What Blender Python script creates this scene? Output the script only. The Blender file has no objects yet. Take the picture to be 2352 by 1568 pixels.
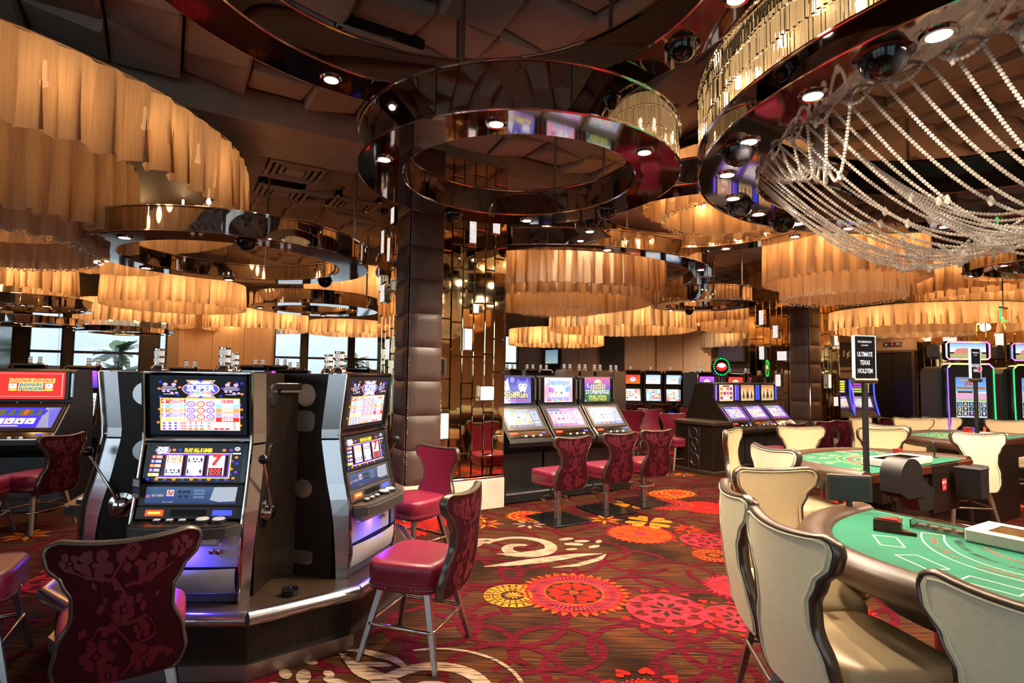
import bpy, math, random
from mathutils import Vector, Matrix
S = bpy.context.scene
C = S.collection
PI = math.pi
rad = math.radians

# ------------------------------------------------------------------ camera, world, exposure
FW, FH, FPX = 2352, 1568, 1290.0
EYE = 1.7
cam_d = bpy.data.cameras.new('camera')
cam_d.sensor_fit = 'HORIZONTAL'; cam_d.sensor_width = 36.0
cam_d.lens = 36.0 * FPX / FW
cam_d.clip_start = 0.05; cam_d.clip_end = 300
cam = bpy.data.objects.new('camera', cam_d); C.objects.link(cam)
CAM_R = Matrix.Rotation(PI / 2 + math.atan(76 / FPX), 4, 'X') @ Matrix.Rotation(rad(0.78), 4, 'Z')
cam.matrix_world = Matrix.Translation((0, 0, EYE)) @ CAM_R
S.camera = cam
S.view_settings.view_transform = 'Standard'; S.view_settings.look = 'None'
S.view_settings.gamma = 1.0; S.view_settings.use_curve_mapping = False
S.view_settings.exposure = 0.3
S.cycles.max_bounces = 8; S.cycles.glossy_bounces = 5; S.cycles.transmission_bounces = 5
S.cycles.diffuse_bounces = 3; S.cycles.transparent_max_bounces = 6
S.cycles.caustics_reflective = False; S.cycles.caustics_refractive = False
S.cycles.sample_clamp_indirect = 4.0; S.cycles.use_denoising = True
S.cycles.use_adaptive_sampling = True; S.cycles.adaptive_threshold = .025

world = bpy.data.worlds.new('daylight'); S.world = world; world.use_nodes = True
wn = world.node_tree; wn.nodes.clear()
_o = wn.nodes.new('ShaderNodeOutputWorld'); _b = wn.nodes.new('ShaderNodeBackground'); _s = wn.nodes.new('ShaderNodeTexSky')
_s.sky_type = 'HOSEK_WILKIE'; _s.turbidity = 3.0; _s.sun_direction = (-0.5, -0.3, 0.8)
_b.inputs['Strength'].default_value = 9
_h = wn.nodes.new('ShaderNodeHueSaturation'); _h.inputs['Saturation'].default_value = .3
wn.links.new(_s.outputs[0], _h.inputs['Color']); wn.links.new(_h.outputs[0], _b.inputs[0]); wn.links.new(_b.outputs[0], _o.inputs[0])

sun_l = bpy.data.lights.new('sun', 'SUN'); sun_l.energy = 3.2; sun_l.angle = rad(.6); sun_l.color = (1, .97, .93)
sun = bpy.data.objects.new('sun', sun_l); C.objects.link(sun); sun.rotation_euler = (rad(38), 0, rad(31.5))
# building grid: U runs to the right and back, V to the left and back
GA = rad(31.5)
UX, UY = math.cos(GA), math.sin(GA)
def uv(u, v, z=0.0): return Vector((UX * u - UY * v, UY * u + UX * v, z))
def at(px, py, Y=None, z=None):
    d = CAM_R.to_3x3() @ Vector(((px - FW / 2) / FPX, -(py - FH / 2) / FPX, -1))
    t = (z - EYE) / d.z if Y is None else Y / d.y
    return Vector((0, 0, EYE)) + d * t

# ------------------------------------------------------------------ materials
def new_mat(name):
    m = bpy.data.materials.new(name); m.use_nodes = True
    return m, m.node_tree, m.node_tree.nodes['Principled BSDF']
def N(t, kind, **kw):
    n = t.nodes.new(kind)
    for k, v in kw.items():
        if k in n.inputs: n.inputs[k].default_value = v
        else: setattr(n, k, v)
    return n
def pmat(name, col, rough=0.5, metal=0.0, var=0.12, scale=14.0, bump=0.0, stretch=(1, 1, 1), spec=0.5, coat=0.0, sheen=0.0, coord='Object'):
    m, t, b = new_mat(name)
    b.inputs['Roughness'].default_value = rough; b.inputs['Metallic'].default_value = metal
    b.inputs['Specular IOR Level'].default_value = spec; b.inputs['Coat Weight'].default_value = coat
    b.inputs['Sheen Weight'].default_value = sheen
    tc = N(t, 'ShaderNodeTexCoord'); mp = N(t, 'ShaderNodeMapping'); mp.inputs['Scale'].default_value = stretch
    nz = N(t, 'ShaderNodeTexNoise'); nz.inputs['Scale'].default_value = scale; nz.inputs['Detail'].default_value = 5
    t.links.new(tc.outputs[coord], mp.inputs[0]); t.links.new(mp.outputs[0], nz.inputs['Vector'])
    rp = N(t, 'ShaderNodeValToRGB')
    rp.color_ramp.elements[0].position = 0.3; rp.color_ramp.elements[1].position = 0.7
    rp.color_ramp.elements[0].color = (*[max(0, c * (1 - var)) for c in col], 1)
    rp.color_ramp.elements[1].color = (*[min(1, c * (1 + var)) for c in col], 1)
    t.links.new(nz.outputs['Fac'], rp.inputs[0]); t.links.new(rp.outputs[0], b.inputs['Base Color'])
    if bump:
        bp = N(t, 'ShaderNodeBump'); bp.inputs['Strength'].default_value = bump; bp.inputs['Distance'].default_value = 0.01
        t.links.new(nz.outputs['Fac'], bp.inputs['Height']); t.links.new(bp.outputs[0], b.inputs['Normal'])
    return m
def emat(name, col, strength):
    m, t, b = new_mat(name)
    b.inputs['Base Color'].default_value = (*[c * .3 for c in col], 1)
    b.inputs['Emission Color'].default_value = (*col, 1); b.inputs['Emission Strength'].default_value = strength
    return m
def wood_mat(name, c1, c2, scale=30, stretch=(6, 6, .35), rough=.35):
    m = pmat(name, c1, rough, var=0, scale=scale, stretch=stretch, bump=.05, spec=.28)
    r = [n for n in m.node_tree.nodes if n.type == 'VALTORGB'][0].color_ramp
    r.elements[0].color = (*c1, 1); r.elements[1].color = (*c2, 1)
    return m
def art_mat(name, strength=None, rough=0.3, worn=False):
    m, t, b = new_mat(name)
    a = N(t, 'ShaderNodeAttribute', attribute_name='Col')
    if strength:
        b.inputs['Base Color'].default_value = (.01, .01, .01, 1)
        t.links.new(a.outputs['Color'], b.inputs['Emission Color']); b.inputs['Emission Strength'].default_value = strength
    else:
        t.links.new(a.outputs['Color'], b.inputs['Base Color'])
    if worn:
        tc = N(t, 'ShaderNodeTexCoord'); mp = N(t, 'ShaderNodeMapping'); mp.inputs['Rotation'].default_value = (0, 0, rad(28)); mp.inputs['Scale'].default_value = (2.2, 26, 1)
        nz = N(t, 'ShaderNodeTexNoise'); nz.inputs['Scale'].default_value = 2.6; nz.inputs['Detail'].default_value = 9; nz.inputs['Roughness'].default_value = .62
        t.links.new(tc.outputs['Object'], mp.inputs[0]); t.links.new(mp.outputs[0], nz.inputs['Vector'])
        r = N(t, 'ShaderNodeValToRGB'); r.color_ramp.elements[0].position = .40; r.color_ramp.elements[1].position = .53; r.color_ramp.elements[0].color = (.16, .12, .10, 1)
        mx = N(t, 'ShaderNodeMix', data_type='RGBA', blend_type='MULTIPLY'); mx.inputs[0].default_value = 1
        t.links.new(nz.outputs['Fac'], r.inputs[0]); t.links.new(a.outputs['Color'], mx.inputs[6]); t.links.new(r.outputs[0], mx.inputs[7]); t.links.new(mx.outputs[2], b.inputs['Base Color'])
        b.inputs['Specular IOR Level'].default_value = .1
    b.inputs['Roughness'].default_value = rough
    return m
M = {}
M['chrome'] = pmat('chrome', (.62, .58, .55), .08, 1, var=.04)
M['dark_mirror'] = pmat('smoked_mirror', (.46, .42, .40), .035, 1, var=.05, scale=1.3, bump=.03)
M['red_mirror'] = pmat('smoked_mirror_plate', (.42, .35, .33), .05, 1, var=.06, scale=1.6, bump=.05)
M['gold_mirror'] = pmat('bronze_mirror', (.78, .58, .33), .04, 1, var=.06, scale=2)
M['silver'] = pmat('brushed_aluminium', (.60, .60, .63), .24, 1, var=.1, scale=60, stretch=(1, 1, 12))
M['steel'] = pmat('brushed_steel', (.42, .40, .39), .32, 1, var=.1, scale=60)
M['satin'] = pmat('satin_silver_paint', (.50, .50, .54), .38, .35, var=.06)
M['bronze'] = pmat('dark_bronze', (.13, .105, .085), .3, .75, var=.2)
M['black'] = pmat('black_plastic', (.012, .012, .013), .38, var=.3)
M['gloss_black'] = pmat('gloss_black', (.008, .008, .01), .12, var=.2)
M['dark_grey'] = pmat('charcoal_plastic', (.035, .035, .038), .42, var=.2)
M['brown_trim'] = pmat('bronze_plastic', (.06, .045, .035), .35, .3, var=.2)
M['wood'] = wood_mat('dark_wood_veneer', (.007, .0045, .0035), (.026, .017, .012), 22, (5, 5, .4), .3)
M['wood_floor'] = wood_mat('brown_plank', (.022, .013, .008), (.055, .034, .021), 16, (.5, 6, 6), .3)
M['stripe_wood'] = wood_mat('striped_wood_wall', (.44, .30, .20), (.62, .46, .33), 9, (9, 9, .05), .5)
M['maroon'] = pmat('maroon_leather', (.19, .012, .035), .33, var=.1, scale=90, bump=.04)
M['maroon_cloth'] = pmat('dark_damask_ground', (.034, .003, .007), .85, var=.3, scale=80, spec=.08)
M['table_wood'] = wood_mat('black_wood', (.006, .004, .003), (.016, .01, .008), 22, (5, 5, .4), .35)
M['damask'] = pmat('damask_motif', (.24, .008, .035), .55, var=.2, scale=60)
M['cream'] = pmat('cream_leather', (.58, .45, .27), .38, var=.05, scale=80, bump=.03)
M['pale'] = pmat('pale_sage_leather', (.78, .75, .52), .42, var=.05, scale=60, bump=.03)
M['brown_leather'] = pmat('brown_leather', (.085, .052, .046), .42, var=.12, scale=40, bump=.04)
M['tan_leather'] = pmat('brown_arm_rail', (.062, .030, .018), .36, var=.15, scale=9, bump=.02)
M['felt'] = pmat('green_felt', (.0, .135, .072), .95, var=.16, scale=5, sheen=.05)
M['marble'] = pmat('cream_marble', (.72, .63, .52), .2, var=.12, scale=3.5)
M['wall_beige'] = pmat('taupe_wall', (.33, .25, .19), .6, var=.06, scale=3)
M['wall_dark'] = pmat('dark_wall', (.035, .03, .03), .6, var=.1, scale=3)
M['door_dark'] = pmat('dark_bronze_door', (.016, .013, .012), .35, .3, var=.2)
M['ceiling'] = pmat('brown_plaster', (.52, .43, .37), .75, var=.08, scale=5)
M['ceiling_base'] = pmat('ceiling_plaster', (.085, .062, .05), .8, var=.08, scale=5)
M['white'] = pmat('warm_white', (.72, .68, .6), .4, var=.04)
M['tray_white'] = pmat('ivory_acrylic', (.6, .52, .45), .35, var=.04)
M['mahogany'] = wood_mat('mahogany', (.045, .008, .005), (.09, .02, .012), 20, (1, 6, 6), .25)
M['red'] = pmat('red_acrylic', (.35, .012, .014), .25, var=.1)
M['bulb'] = emat('lit_bulb', (1, .72, .42), 9)
M['lamp'] = emat('downlight_lamp', (1, .80, .58), 38)
M['candle'] = emat('lit_candle_cap', (1, .93, .82), .35)
M['crystal_panel'] = None
M['led_purple'] = emat('violet_led', (.20, .08, 1), 1.7)
M['led_blue'] = emat('blue_led', (.05, .08, 1), 1.3)
M['led_red'] = emat('red_led', (1, .05, .012), 1.9)
M['led_orange'] = emat('orange_led', (1, .42, .05), 1.8)
M['led_green'] = emat('green_led', (.02, 1, .2), 1.3)
M['led_rainbow'] = None
M['screen'] = art_mat('lit_screen', 1.15)
M['print'] = art_mat('printed_art', None, .5)
M['carpet_art'] = art_mat('carpet_pile_print', None, .95, True)
M['sign'] = art_mat('edge_lit_sign', .9)
M['glass_clear'] = None
M['palm'] = pmat('palm_green', (.10, .17, .07), .6, var=.3)
M['outside'] = pmat('grey_render', (.74, .79, .84), .8, var=.06, scale=.6)
M['pavement'] = pmat('pavement', (.5, .49, .47), .9, var=.1)

def _crystal():
    m, t, b = new_mat('lit_crushed_crystal')
    v = N(t, 'ShaderNodeTexVoronoi'); v.inputs['Scale'].default_value = 90
    tc = N(t, 'ShaderNodeTexCoord'); t.links.new(tc.outputs['Object'], v.inputs['Vector'])
    r = N(t, 'ShaderNodeValToRGB'); r.color_ramp.elements[0].color = (1, .97, .92, 1); r.color_ramp.elements[1].color = (.30, .27, .26, 1)
    r.color_ramp.elements[1].position = .75
    t.links.new(v.outputs['Distance'], r.inputs[0]); t.links.new(r.outputs[0], b.inputs['Emission Color'])
    b.inputs['Emission Strength'].default_value = 1.25; b.inputs['Base Color'].default_value = (.4, .4, .4, 1)
    return m
M['crystal_panel'] = _crystal()
def _rainbow():
    m, t, b = new_mat('colour_cycling_led')
    tc = N(t, 'ShaderNodeTexCoord'); w = N(t, 'ShaderNodeTexNoise'); w.inputs['Scale'].default_value = 4
    t.links.new(tc.outputs['Object'], w.inputs['Vector'])
    h = N(t, 'ShaderNodeHueSaturation'); h.inputs['Color'].default_value = (1, .05, .1, 1)
    mr = N(t, 'ShaderNodeMapRange'); mr.inputs['From Min'].default_value = .3; mr.inputs['From Max'].default_value = .7
    t.links.new(w.outputs['Fac'], mr.inputs[0]); t.links.new(mr.outputs[0], h.inputs['Hue'])
    t.links.new(h.outputs[0], b.inputs['Emission Color']); b.inputs['Emission Strength'].default_value = 1.4
    return m
M['led_rainbow'] = _rainbow()
def _fabric():
    m = bpy.data.materials.new('pleated_organza'); m.use_nodes = True
    t = m.node_tree; t.nodes.clear()
    tc = N(t, 'ShaderNodeTexCoord'); mp = N(t, 'ShaderNodeMapping'); mp.inputs['Scale'].default_value = (22, 22, .8)
    nz = N(t, 'ShaderNodeTexNoise'); nz.inputs['Scale'].default_value = 3.0; nz.inputs['Detail'].default_value = 4
    t.links.new(tc.outputs['Object'], mp.inputs[0]); t.links.new(mp.outputs[0], nz.inputs['Vector'])
    r = N(t, 'ShaderNodeValToRGB')
    r.color_ramp.elements[0].position = .35; r.color_ramp.elements[1].position = .62
    r.color_ramp.elements[0].color = (.74, .55, .37, 1); r.color_ramp.elements[1].color = (.84, .65, .45, 1)
    t.links.new(nz.outputs['Fac'], r.inputs[0])
    d = N(t, 'ShaderNodeBsdfDiffuse'); tl = N(t, 'ShaderNodeBsdfTranslucent'); tr = N(t, 'ShaderNodeBsdfTransparent')
    tr.inputs[0].default_value = (1, .86, .68, 1)
    for n in (d, tl): t.links.new(r.outputs[0], n.inputs[0])
    m1 = N(t, 'ShaderNodeMixShader'); m1.inputs[0].default_value = .62
    m2 = N(t, 'ShaderNodeMixShader'); m2.inputs[0].default_value = .025
    o = N(t, 'ShaderNodeOutputMaterial')
    t.links.new(d.outputs[0], m1.inputs[1]); t.links.new(tl.outputs[0], m1.inputs[2])
    t.links.new(m1.outputs[0], m2.inputs[1]); t.links.new(tr.outputs[0], m2.inputs[2]); t.links.new(m2.outputs[0], o.inputs[0])
    return m
M['fabric'] = _fabric()
def _bead():
    m, t, b = new_mat('crystal_bead')
    b.inputs['Base Color'].default_value = (.97, .92, .85, 1); b.inputs['Roughness'].default_value = .12
    b.inputs['Transmission Weight'].default_value = .0; b.inputs['Specular IOR Level'].default_value = 1.0
    b.inputs['Coat Weight'].default_value = 1; b.inputs['Coat Roughness'].default_value = .03
    tl = N(t, 'ShaderNodeBsdfTranslucent'); tl.inputs[0].default_value = (1, .95, .88, 1); mx = N(t, 'ShaderNodeMixShader'); mx.inputs[0].default_value = .45
    o = [n for n in t.nodes if n.type == 'OUTPUT_MATERIAL'][0]; t.links.new(b.outputs[0], mx.inputs[1]); t.links.new(tl.outputs[0], mx.inputs[2]); t.links.new(mx.outputs[0], o.inputs[0])
    return m
M['bead'] = _bead()
def _glass(name, col, rough=.02, ior=1.45):
    m, t, b = new_mat(name)
    b.inputs['Base Color'].default_value = (*col, 1); b.inputs['Roughness'].default_value = rough
    b.inputs['Transmission Weight'].default_value = 1; b.inputs['IOR'].default_value = ior
    return m
M['crystal'] = _glass('crystal_rod_glass', (1, .95, .88), .03, 1.5)
M['acrylic'] = _glass('clear_acrylic', (.9, .93, .92), .03, 1.3)
def _pane():
    m = bpy.data.materials.new('window_pane'); m.use_nodes = True; t = m.node_tree; t.nodes.clear()
    g = N(t, 'ShaderNodeBsdfGlossy'); g.inputs['Roughness'].default_value = .02
    tr = N(t, 'ShaderNodeBsdfTransparent'); tr.inputs[0].default_value = (.86, .93, .96, 1)
    x = N(t, 'ShaderNodeMixShader'); x.inputs[0].default_value = .07; o = N(t, 'ShaderNodeOutputMaterial')
    t.links.new(tr.outputs[0], x.inputs[1]); t.links.new(g.outputs[0], x.inputs[2]); t.links.new(x.outputs[0], o.inputs[0])
    return m
M['pane'] = _pane()
def _carpet():
    m, t, b = new_mat('streaked_carpet'); b.inputs['Roughness'].default_value = .95; b.inputs['Specular IOR Level'].default_value = .1
    tc = N(t, 'ShaderNodeTexCoord'); mp = N(t, 'ShaderNodeMapping'); mp.inputs['Rotation'].default_value = (0, 0, rad(28)); mp.inputs['Scale'].default_value = (1.2, 45, 1)
    nz = N(t, 'ShaderNodeTexNoise'); nz.inputs['Scale'].default_value = 2.2; nz.inputs['Detail'].default_value = 6
    t.links.new(tc.outputs['Object'], mp.inputs[0]); t.links.new(mp.outputs[0], nz.inputs['Vector'])
    r = N(t, 'ShaderNodeValToRGB'); e = r.color_ramp.elements
    e[0].position = .34; e[0].color = (.006, .0025, .002, 1); e[1].position = .68; e[1].color = (.12, .038, .011, 1)
    x = e.new(.5); x.color = (.044, .0135, .0055, 1)
    t.links.new(nz.outputs['Fac'], r.inputs[0])
    n2 = N(t, 'ShaderNodeTexNoise'); n2.inputs['Scale'].default_value = 1.1; n2.inputs['Detail'].default_value = 3
    t.links.new(tc.outputs['Object'], n2.inputs['Vector'])
    r2 = N(t, 'ShaderNodeValToRGB'); r2.color_ramp.elements[0].position = .36; r2.color_ramp.elements[1].position = .5
    r2.color_ramp.elements[0].color = (.3, .3, .3, 1)
    t.links.new(n2.outputs['Fac'], r2.inputs[0])
    mx = N(t, 'ShaderNodeMix', data_type='RGBA', blend_type='MULTIPLY'); mx.inputs[0].default_value = 1
    t.links.new(r.outputs[0], mx.inputs[6]); t.links.new(r2.outputs[0], mx.inputs[7]); t.links.new(mx.outputs[2], b.inputs['Base Color'])
    return m
M['carpet'] = _carpet()
M['matte_screen'] = pmat('matte_dark_screen', (.035, .042, .05), .75, var=.1, spec=.15)

# ------------------------------------------------------------------ mesh helpers
class MB:
    def __init__(s): s.v = []; s.f = []; s.mi = []; s.cols = None
    def add(s, vs, fs, m=0, X=None):
        o = len(s.v)
        s.v += [tuple(X @ Vector(p)) if X is not None else tuple(p) for p in vs]
        s.f += [tuple(i + o for i in f) for f in fs]; s.mi += [m] * len(fs)
        return s
    def box(s, c, d, b=0.0, X=None, m=0):
        hx, hy, hz = d[0] / 2, d[1] / 2, d[2] / 2
        b = min(b, hx * .9, hy * .9, hz * .9)
        if b <= 0:
            vs = [(c[0] + i * hx, c[1] + j * hy, c[2] + k * hz) for i in (-1, 1) for j in (-1, 1) for k in (-1, 1)]
            return s.add(vs, [(0, 1, 3, 2), (4, 6, 7, 5), (0, 4, 5, 1), (2, 3, 7, 6), (0, 2, 6, 4), (1, 5, 7, 3)], m, X)
        vs = []; ix = {}
        for i in (-1, 1):
            for j in (-1, 1):
                for k in (-1, 1):
                    for a in range(3):
                        q = [i * (hx - b), j * (hy - b), k * (hz - b)]
                        q[a] = (i * hx, j * hy, k * hz)[a]
                        ix[i, j, k, a] = len(vs); vs.append((c[0] + q[0], c[1] + q[1], c[2] + q[2]))
        fs = []
        for a in range(3):
            b1, b2 = (a + 1) % 3, (a + 2) % 3
            for sg in (-1, 1):
                loop = []
                for p, q in ((-1, -1), (1, -1), (1, 1), (-1, 1)):
                    key = [0, 0, 0]; key[a] = sg; key[b1] = p; key[b2] = q; loop.append(ix[(*key, a)])
                fs.append(tuple(loop if sg > 0 else loop[::-1]))
            for p in (-1, 1):
                for q in (-1, 1):
                    k1 = [0, 0, 0]; k1[b1] = p; k1[b2] = q
                    ka = k1[:]; ka[a] = -1; kb = k1[:]; kb[a] = 1
                    l = (ix[(*ka, b1)], ix[(*kb, b1)], ix[(*kb, b2)], ix[(*ka, b2)])
                    fs.append(l if p * q > 0 else l[::-1])
        for i in (-1, 1):
            for j in (-1, 1):
                for k in (-1, 1):
                    l = tuple(ix[i, j, k, a] for a in range(3)); fs.append(l if i * j * k > 0 else l[::-1])
        return s.add(vs, fs, m, X)
    def tube(s, pts, r, n=8, closed=False, m=0, X=None, flat=1.0):
        pts = [Vector(p) for p in pts]; L = len(pts); vs = []; fs = []
        up = None
        for i, p in enumerate(pts):
            a = pts[(i - 1) % L] if closed or i > 0 else p
            b = pts[(i + 1) % L] if closed or i < L - 1 else p
            t = (b - a).normalized()
            if up is None:
                up = Vector((0, 0, 1)) if abs(t.z) < .9 else Vector((1, 0, 0))
            x = t.cross(up).normalized(); y = x.cross(t).normalized(); up = y
            rr = r[i] if isinstance(r, (list, tuple)) else r
            for k in range(n):
                w = 2 * PI * k / n + PI / n; vs.append(p + x * rr * math.cos(w) + y * rr * flat * math.sin(w))
        for i in range(L if closed else L - 1):
            for k in range(n):
                i2 = (i + 1) % L; k2 = (k + 1) % n
                fs.append((i * n + k, i * n + k2, i2 * n + k2, i2 * n + k))
        if not closed:
            fs.append(tuple(range(n))[::-1]); fs.append(tuple(range((L - 1) * n, L * n)))
        return s.add(vs, fs, m, X)
    def lathe(s, prof, n=24, X=None, m=0, closed=False):
        vs = []; fs = []; L = len(prof)
        for k in range(n):
            a = 2 * PI * k / n
            for r, z in prof: vs.append((r * math.cos(a), r * math.sin(a), z))
        for k in range(n):
            k2 = (k + 1) % n
            for i in range(L if closed else L - 1):
                i2 = (i + 1) % L
                fs.append((k * L + i, k2 * L + i, k2 * L + i2, k * L + i2))
        if not closed:
            if prof[0][0] > 1e-4: fs.append(tuple(k * L for k in range(n))[::-1])
            if prof[-1][0] > 1e-4: fs.append(tuple(k * L + L - 1 for k in range(n)))
        return s.add(vs, fs, m, X)
    def prism(s, poly, a, b, ax='x', X=None, m=0):
        n = len(poly)
        def P(q, h): return {'x': (h, q[0], q[1]), 'y': (q[0], h, q[1]), 'z': (q[0], q[1], h)}[ax]
        vs = [P(q, a) for q in poly] + [P(q, b) for q in poly]
        fs = [tuple(range(n))[::-1], tuple(range(n, 2 * n))]
        fs += [(i, (i + 1) % n, n + (i + 1) % n, n + i) for i in range(n)]
        ar = sum(poly[i][0] * poly[(i + 1) % n][1] - poly[(i + 1) % n][0] * poly[i][1] for i in range(n))
        if (ar < 0) != (ax == 'y'): fs = [f[::-1] for f in fs]
        if b < a: fs = [f[::-1] for f in fs]
        return s.add(vs, fs, m, X)
    def grid(s, nu, nv, fn, m=0, X=None, closed=False):
        vs = [fn(i / nu, j / nv) for i in range(nu + (0 if closed else 1)) for j in range(nv + 1)]
        W = nv + 1; R = nu if closed else nu + 1
        fs = [(i * W + j, ((i + 1) % R) * W + j, ((i + 1) % R) * W + j + 1, i * W + j + 1) for i in range(nu) for j in range(nv)]
        return s.add(vs, fs, m, X)
    def mesh(s, name, mats, smooth=40):
        me = bpy.data.meshes.new(name); me.from_pydata(s.v, [], s.f)
        for x in (mats if isinstance(mats, (list, tuple)) else [mats]): me.materials.append(M[x] if isinstance(x, str) else x)
        if any(s.mi): me.polygons.foreach_set('material_index', s.mi)
        if smooth:
            me.shade_smooth()
            if smooth < 180: me.set_sharp_from_angle(angle=rad(smooth))
        me.update()
        return me
    def build(s, name, mats, parent=None, smooth=40, label=None, kind=None, loc=None):
        return link(name, s.mesh(name, mats, smooth), parent, label, kind, loc)
def link(name, me, parent=None, label=None, kind=None, loc=None):
    o = bpy.data.objects.new(name, me); C.objects.link(o)
    if parent is not None: o.parent = parent
    if label: o['label'] = label
    if kind: o['kind'] = kind
    if loc is not None: o.location = loc
    return o
def tag(o, label, cat, group=None):
    o['label'] = label; o['category'] = cat
    if group: o['group'] = group
    return o
def thing(name, label, cat, loc=(0, 0, 0), rz=0.0, group=None):
    o = bpy.data.objects.new(name, None); C.objects.link(o); o.empty_display_size = .1
    o.location = loc; o.rotation_euler = (0, 0, rz)
    return tag(o, label, cat, group)
def copy_tree(o, parent=None):
    c = o.copy(); C.objects.link(c); c.parent = parent
    for ch in list(o.children): copy_tree(ch, c)
    return c
def dup(o, loc, rz, label, group=None):
    c = copy_tree(o); c.location = loc; c.rotation_euler = (0, 0, rz); c['label'] = label
    if group: c['group'] = group
    return c
def point_light(parent, loc, energy, col=(1, .62, .3), r=.04, kind='POINT', spot=100, blend=.6, rot=None, name='lamp_glow'):
    l = bpy.data.lights.new(name, kind); l.energy = energy; l.color = col
    if kind == 'AREA': l.size = r
    else: l.shadow_soft_size = r
    if kind == 'SPOT': l.spot_size = rad(spot); l.spot_blend = blend
    o = bpy.data.objects.new(name, l); C.objects.link(o); o.location = loc
    if parent is not None: o.parent = parent
    if rot: o.rotation_euler = rot
    return o

# ------------------------------------------------------------------ flat print: coloured polygons in one mesh
_tc = {}
def text_tris(txt, bold=0.0):
    k = (txt, bold)
    if k not in _tc:
        cu = bpy.data.curves.new('t', 'FONT'); cu.body = txt; cu.size = 1; cu.align_x = 'CENTER'; cu.align_y = 'CENTER'
        cu.resolution_u = 2; cu.offset = bold
        o = bpy.data.objects.new('t', cu); C.objects.link(o)
        dg = bpy.context.evaluated_depsgraph_get(); dg.update()
        me = bpy.data.meshes.new_from_object(o.evaluated_get(dg))
        _tc[k] = ([(v.co.x, v.co.y) for v in me.vertices], [tuple(p.vertices) for p in me.polygons])
        bpy.data.objects.remove(o); bpy.data.curves.remove(cu); bpy.data.meshes.remove(me)
    return _tc[k]
class Art:
    """x to the right, y up, layer z towards the viewer; colours are linear rgb"""
    def __init__(s, eps=.0006): s.v = []; s.f = []; s.c = []; s.z = 0.0; s.eps = eps
    def up(s): s.z += s.eps; return s
    def poly(s, pts, c, ctr=None):
        o = len(s.v)
        if ctr is not None:
            s.v += [(ctr[0], ctr[1], s.z)] + [(x, y, s.z) for x, y in pts]; n = len(pts)
            for i in range(n): s.f.append((o, o + 1 + i, o + 1 + (i + 1) % n)); s.c.append(c)
        else:
            s.v += [(x, y, s.z) for x, y in pts]; s.f.append(tuple(range(o, o + len(pts)))); s.c.append(c)
        return s
    def rect(s, x, y, w, h, c):
        return s.poly([(x - w / 2, y - h / 2), (x + w / 2, y - h / 2), (x + w / 2, y + h / 2), (x - w / 2, y + h / 2)], c)
    def grad(s, x, y, w, h, c0, c1, n=6):
        for i in range(n):
            k = i / (n - 1); s.rect(x, y - h / 2 + h * (i + .5) / n, w, h / n, tuple(a + (b - a) * k for a, b in zip(c0, c1)))
        return s
    def ell(s, x, y, rx, ry, c, n=20, rot=0):
        cr, sr = math.cos(rot), math.sin(rot)
        return s.poly([(x + rx * math.cos(2 * PI * i / n) * cr - ry * math.sin(2 * PI * i / n) * sr, y + rx * math.cos(2 * PI * i / n) * sr + ry * math.sin(2 * PI * i / n) * cr) for i in range(n)], c)
    def ring(s, x, y, r0, r1, c, n=40, a0=0, a1=2 * PI, sx=1, sy=1):
        for i in range(n):
            a, b = a0 + (a1 - a0) * i / n, a0 + (a1 - a0) * (i + 1) / n
            s.poly([(x + r0 * sx * math.cos(a), y + r0 * sy * math.sin(a)), (x + r1 * sx * math.cos(a), y + r1 * sy * math.sin(a)), (x + r1 * sx * math.cos(b), y + r1 * sy * math.sin(b)), (x + r0 * sx * math.cos(b), y + r0 * sy * math.sin(b))], c)
        return s
    def strip(s, pts, ws, c):
        L = []; R = []
        for i, p in enumerate(pts):
            a = pts[max(0, i - 1)]; b = pts[min(len(pts) - 1, i + 1)]
            dx, dy = b[0] - a[0], b[1] - a[1]; l = math.hypot(dx, dy) or 1
            w = ws[i] if isinstance(ws, (list, tuple)) else ws
            L.append((p[0] - dy / l * w, p[1] + dx / l * w)); R.append((p[0] + dy / l * w, p[1] - dx / l * w))
        for i in range(len(pts) - 1): s.poly([R[i], R[i + 1], L[i + 1], L[i]], c)
        return s
    def text(s, txt, x, y, size, c, w=None, bold=0.0, rot=0, shear=0):
        vs, fs = text_tris(txt, bold)
        k = size; kx = size
        if w and vs:
            ww = max(v[0] for v in vs) - min(v[0] for v in vs); kx = w / ww
        cr, sr = math.cos(rot), math.sin(rot); o = len(s.v)
        for a, b in vs:
            a, b = a * kx + b * k * shear, b * k
            s.v.append((x + a * cr - b * sr, y + a * sr + b * cr, s.z))
        for f in fs: s.f.append(tuple(i + o for i in f)); s.c.append(c)
        return s
    def heart(s, x, y, r, c, rot=0):
        pts = [(0, -1), (.55, -.35), (.95, .2), (.9, .62), (.55, .85), (.2, .7), (0, .42), (-.2, .7), (-.55, .85), (-.9, .62), (-.95, .2), (-.55, -.35)]
        cr, sr = math.cos(rot), math.sin(rot)
        return s.poly([(x + r * (a * cr - b * sr), y + r * (a * sr + b * cr)) for a, b in pts], c, ctr=(x, y))
    def mesh(s, name, mat, fn=None):
        me = bpy.data.meshes.new(name)
        me.from_pydata([fn(*p) for p in s.v] if fn else s.v, [], s.f)
        at_ = me.color_attributes.new('Col', 'FLOAT_COLOR', 'CORNER')
        buf = []
        for f, c in zip(s.f, s.c): buf += [c[0], c[1], c[2], 1.0] * len(f)
        at_.data.foreach_set('color', buf); me.materials.append(M[mat]); me.update()
        return me
    def build(s, name, mat, parent, X, label=None, kind=None):
        o = link(name, s.mesh(name, mat, lambda x, y, z: tuple(X @ Vector((x, y, z)))), parent, label, kind)
        return o
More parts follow.
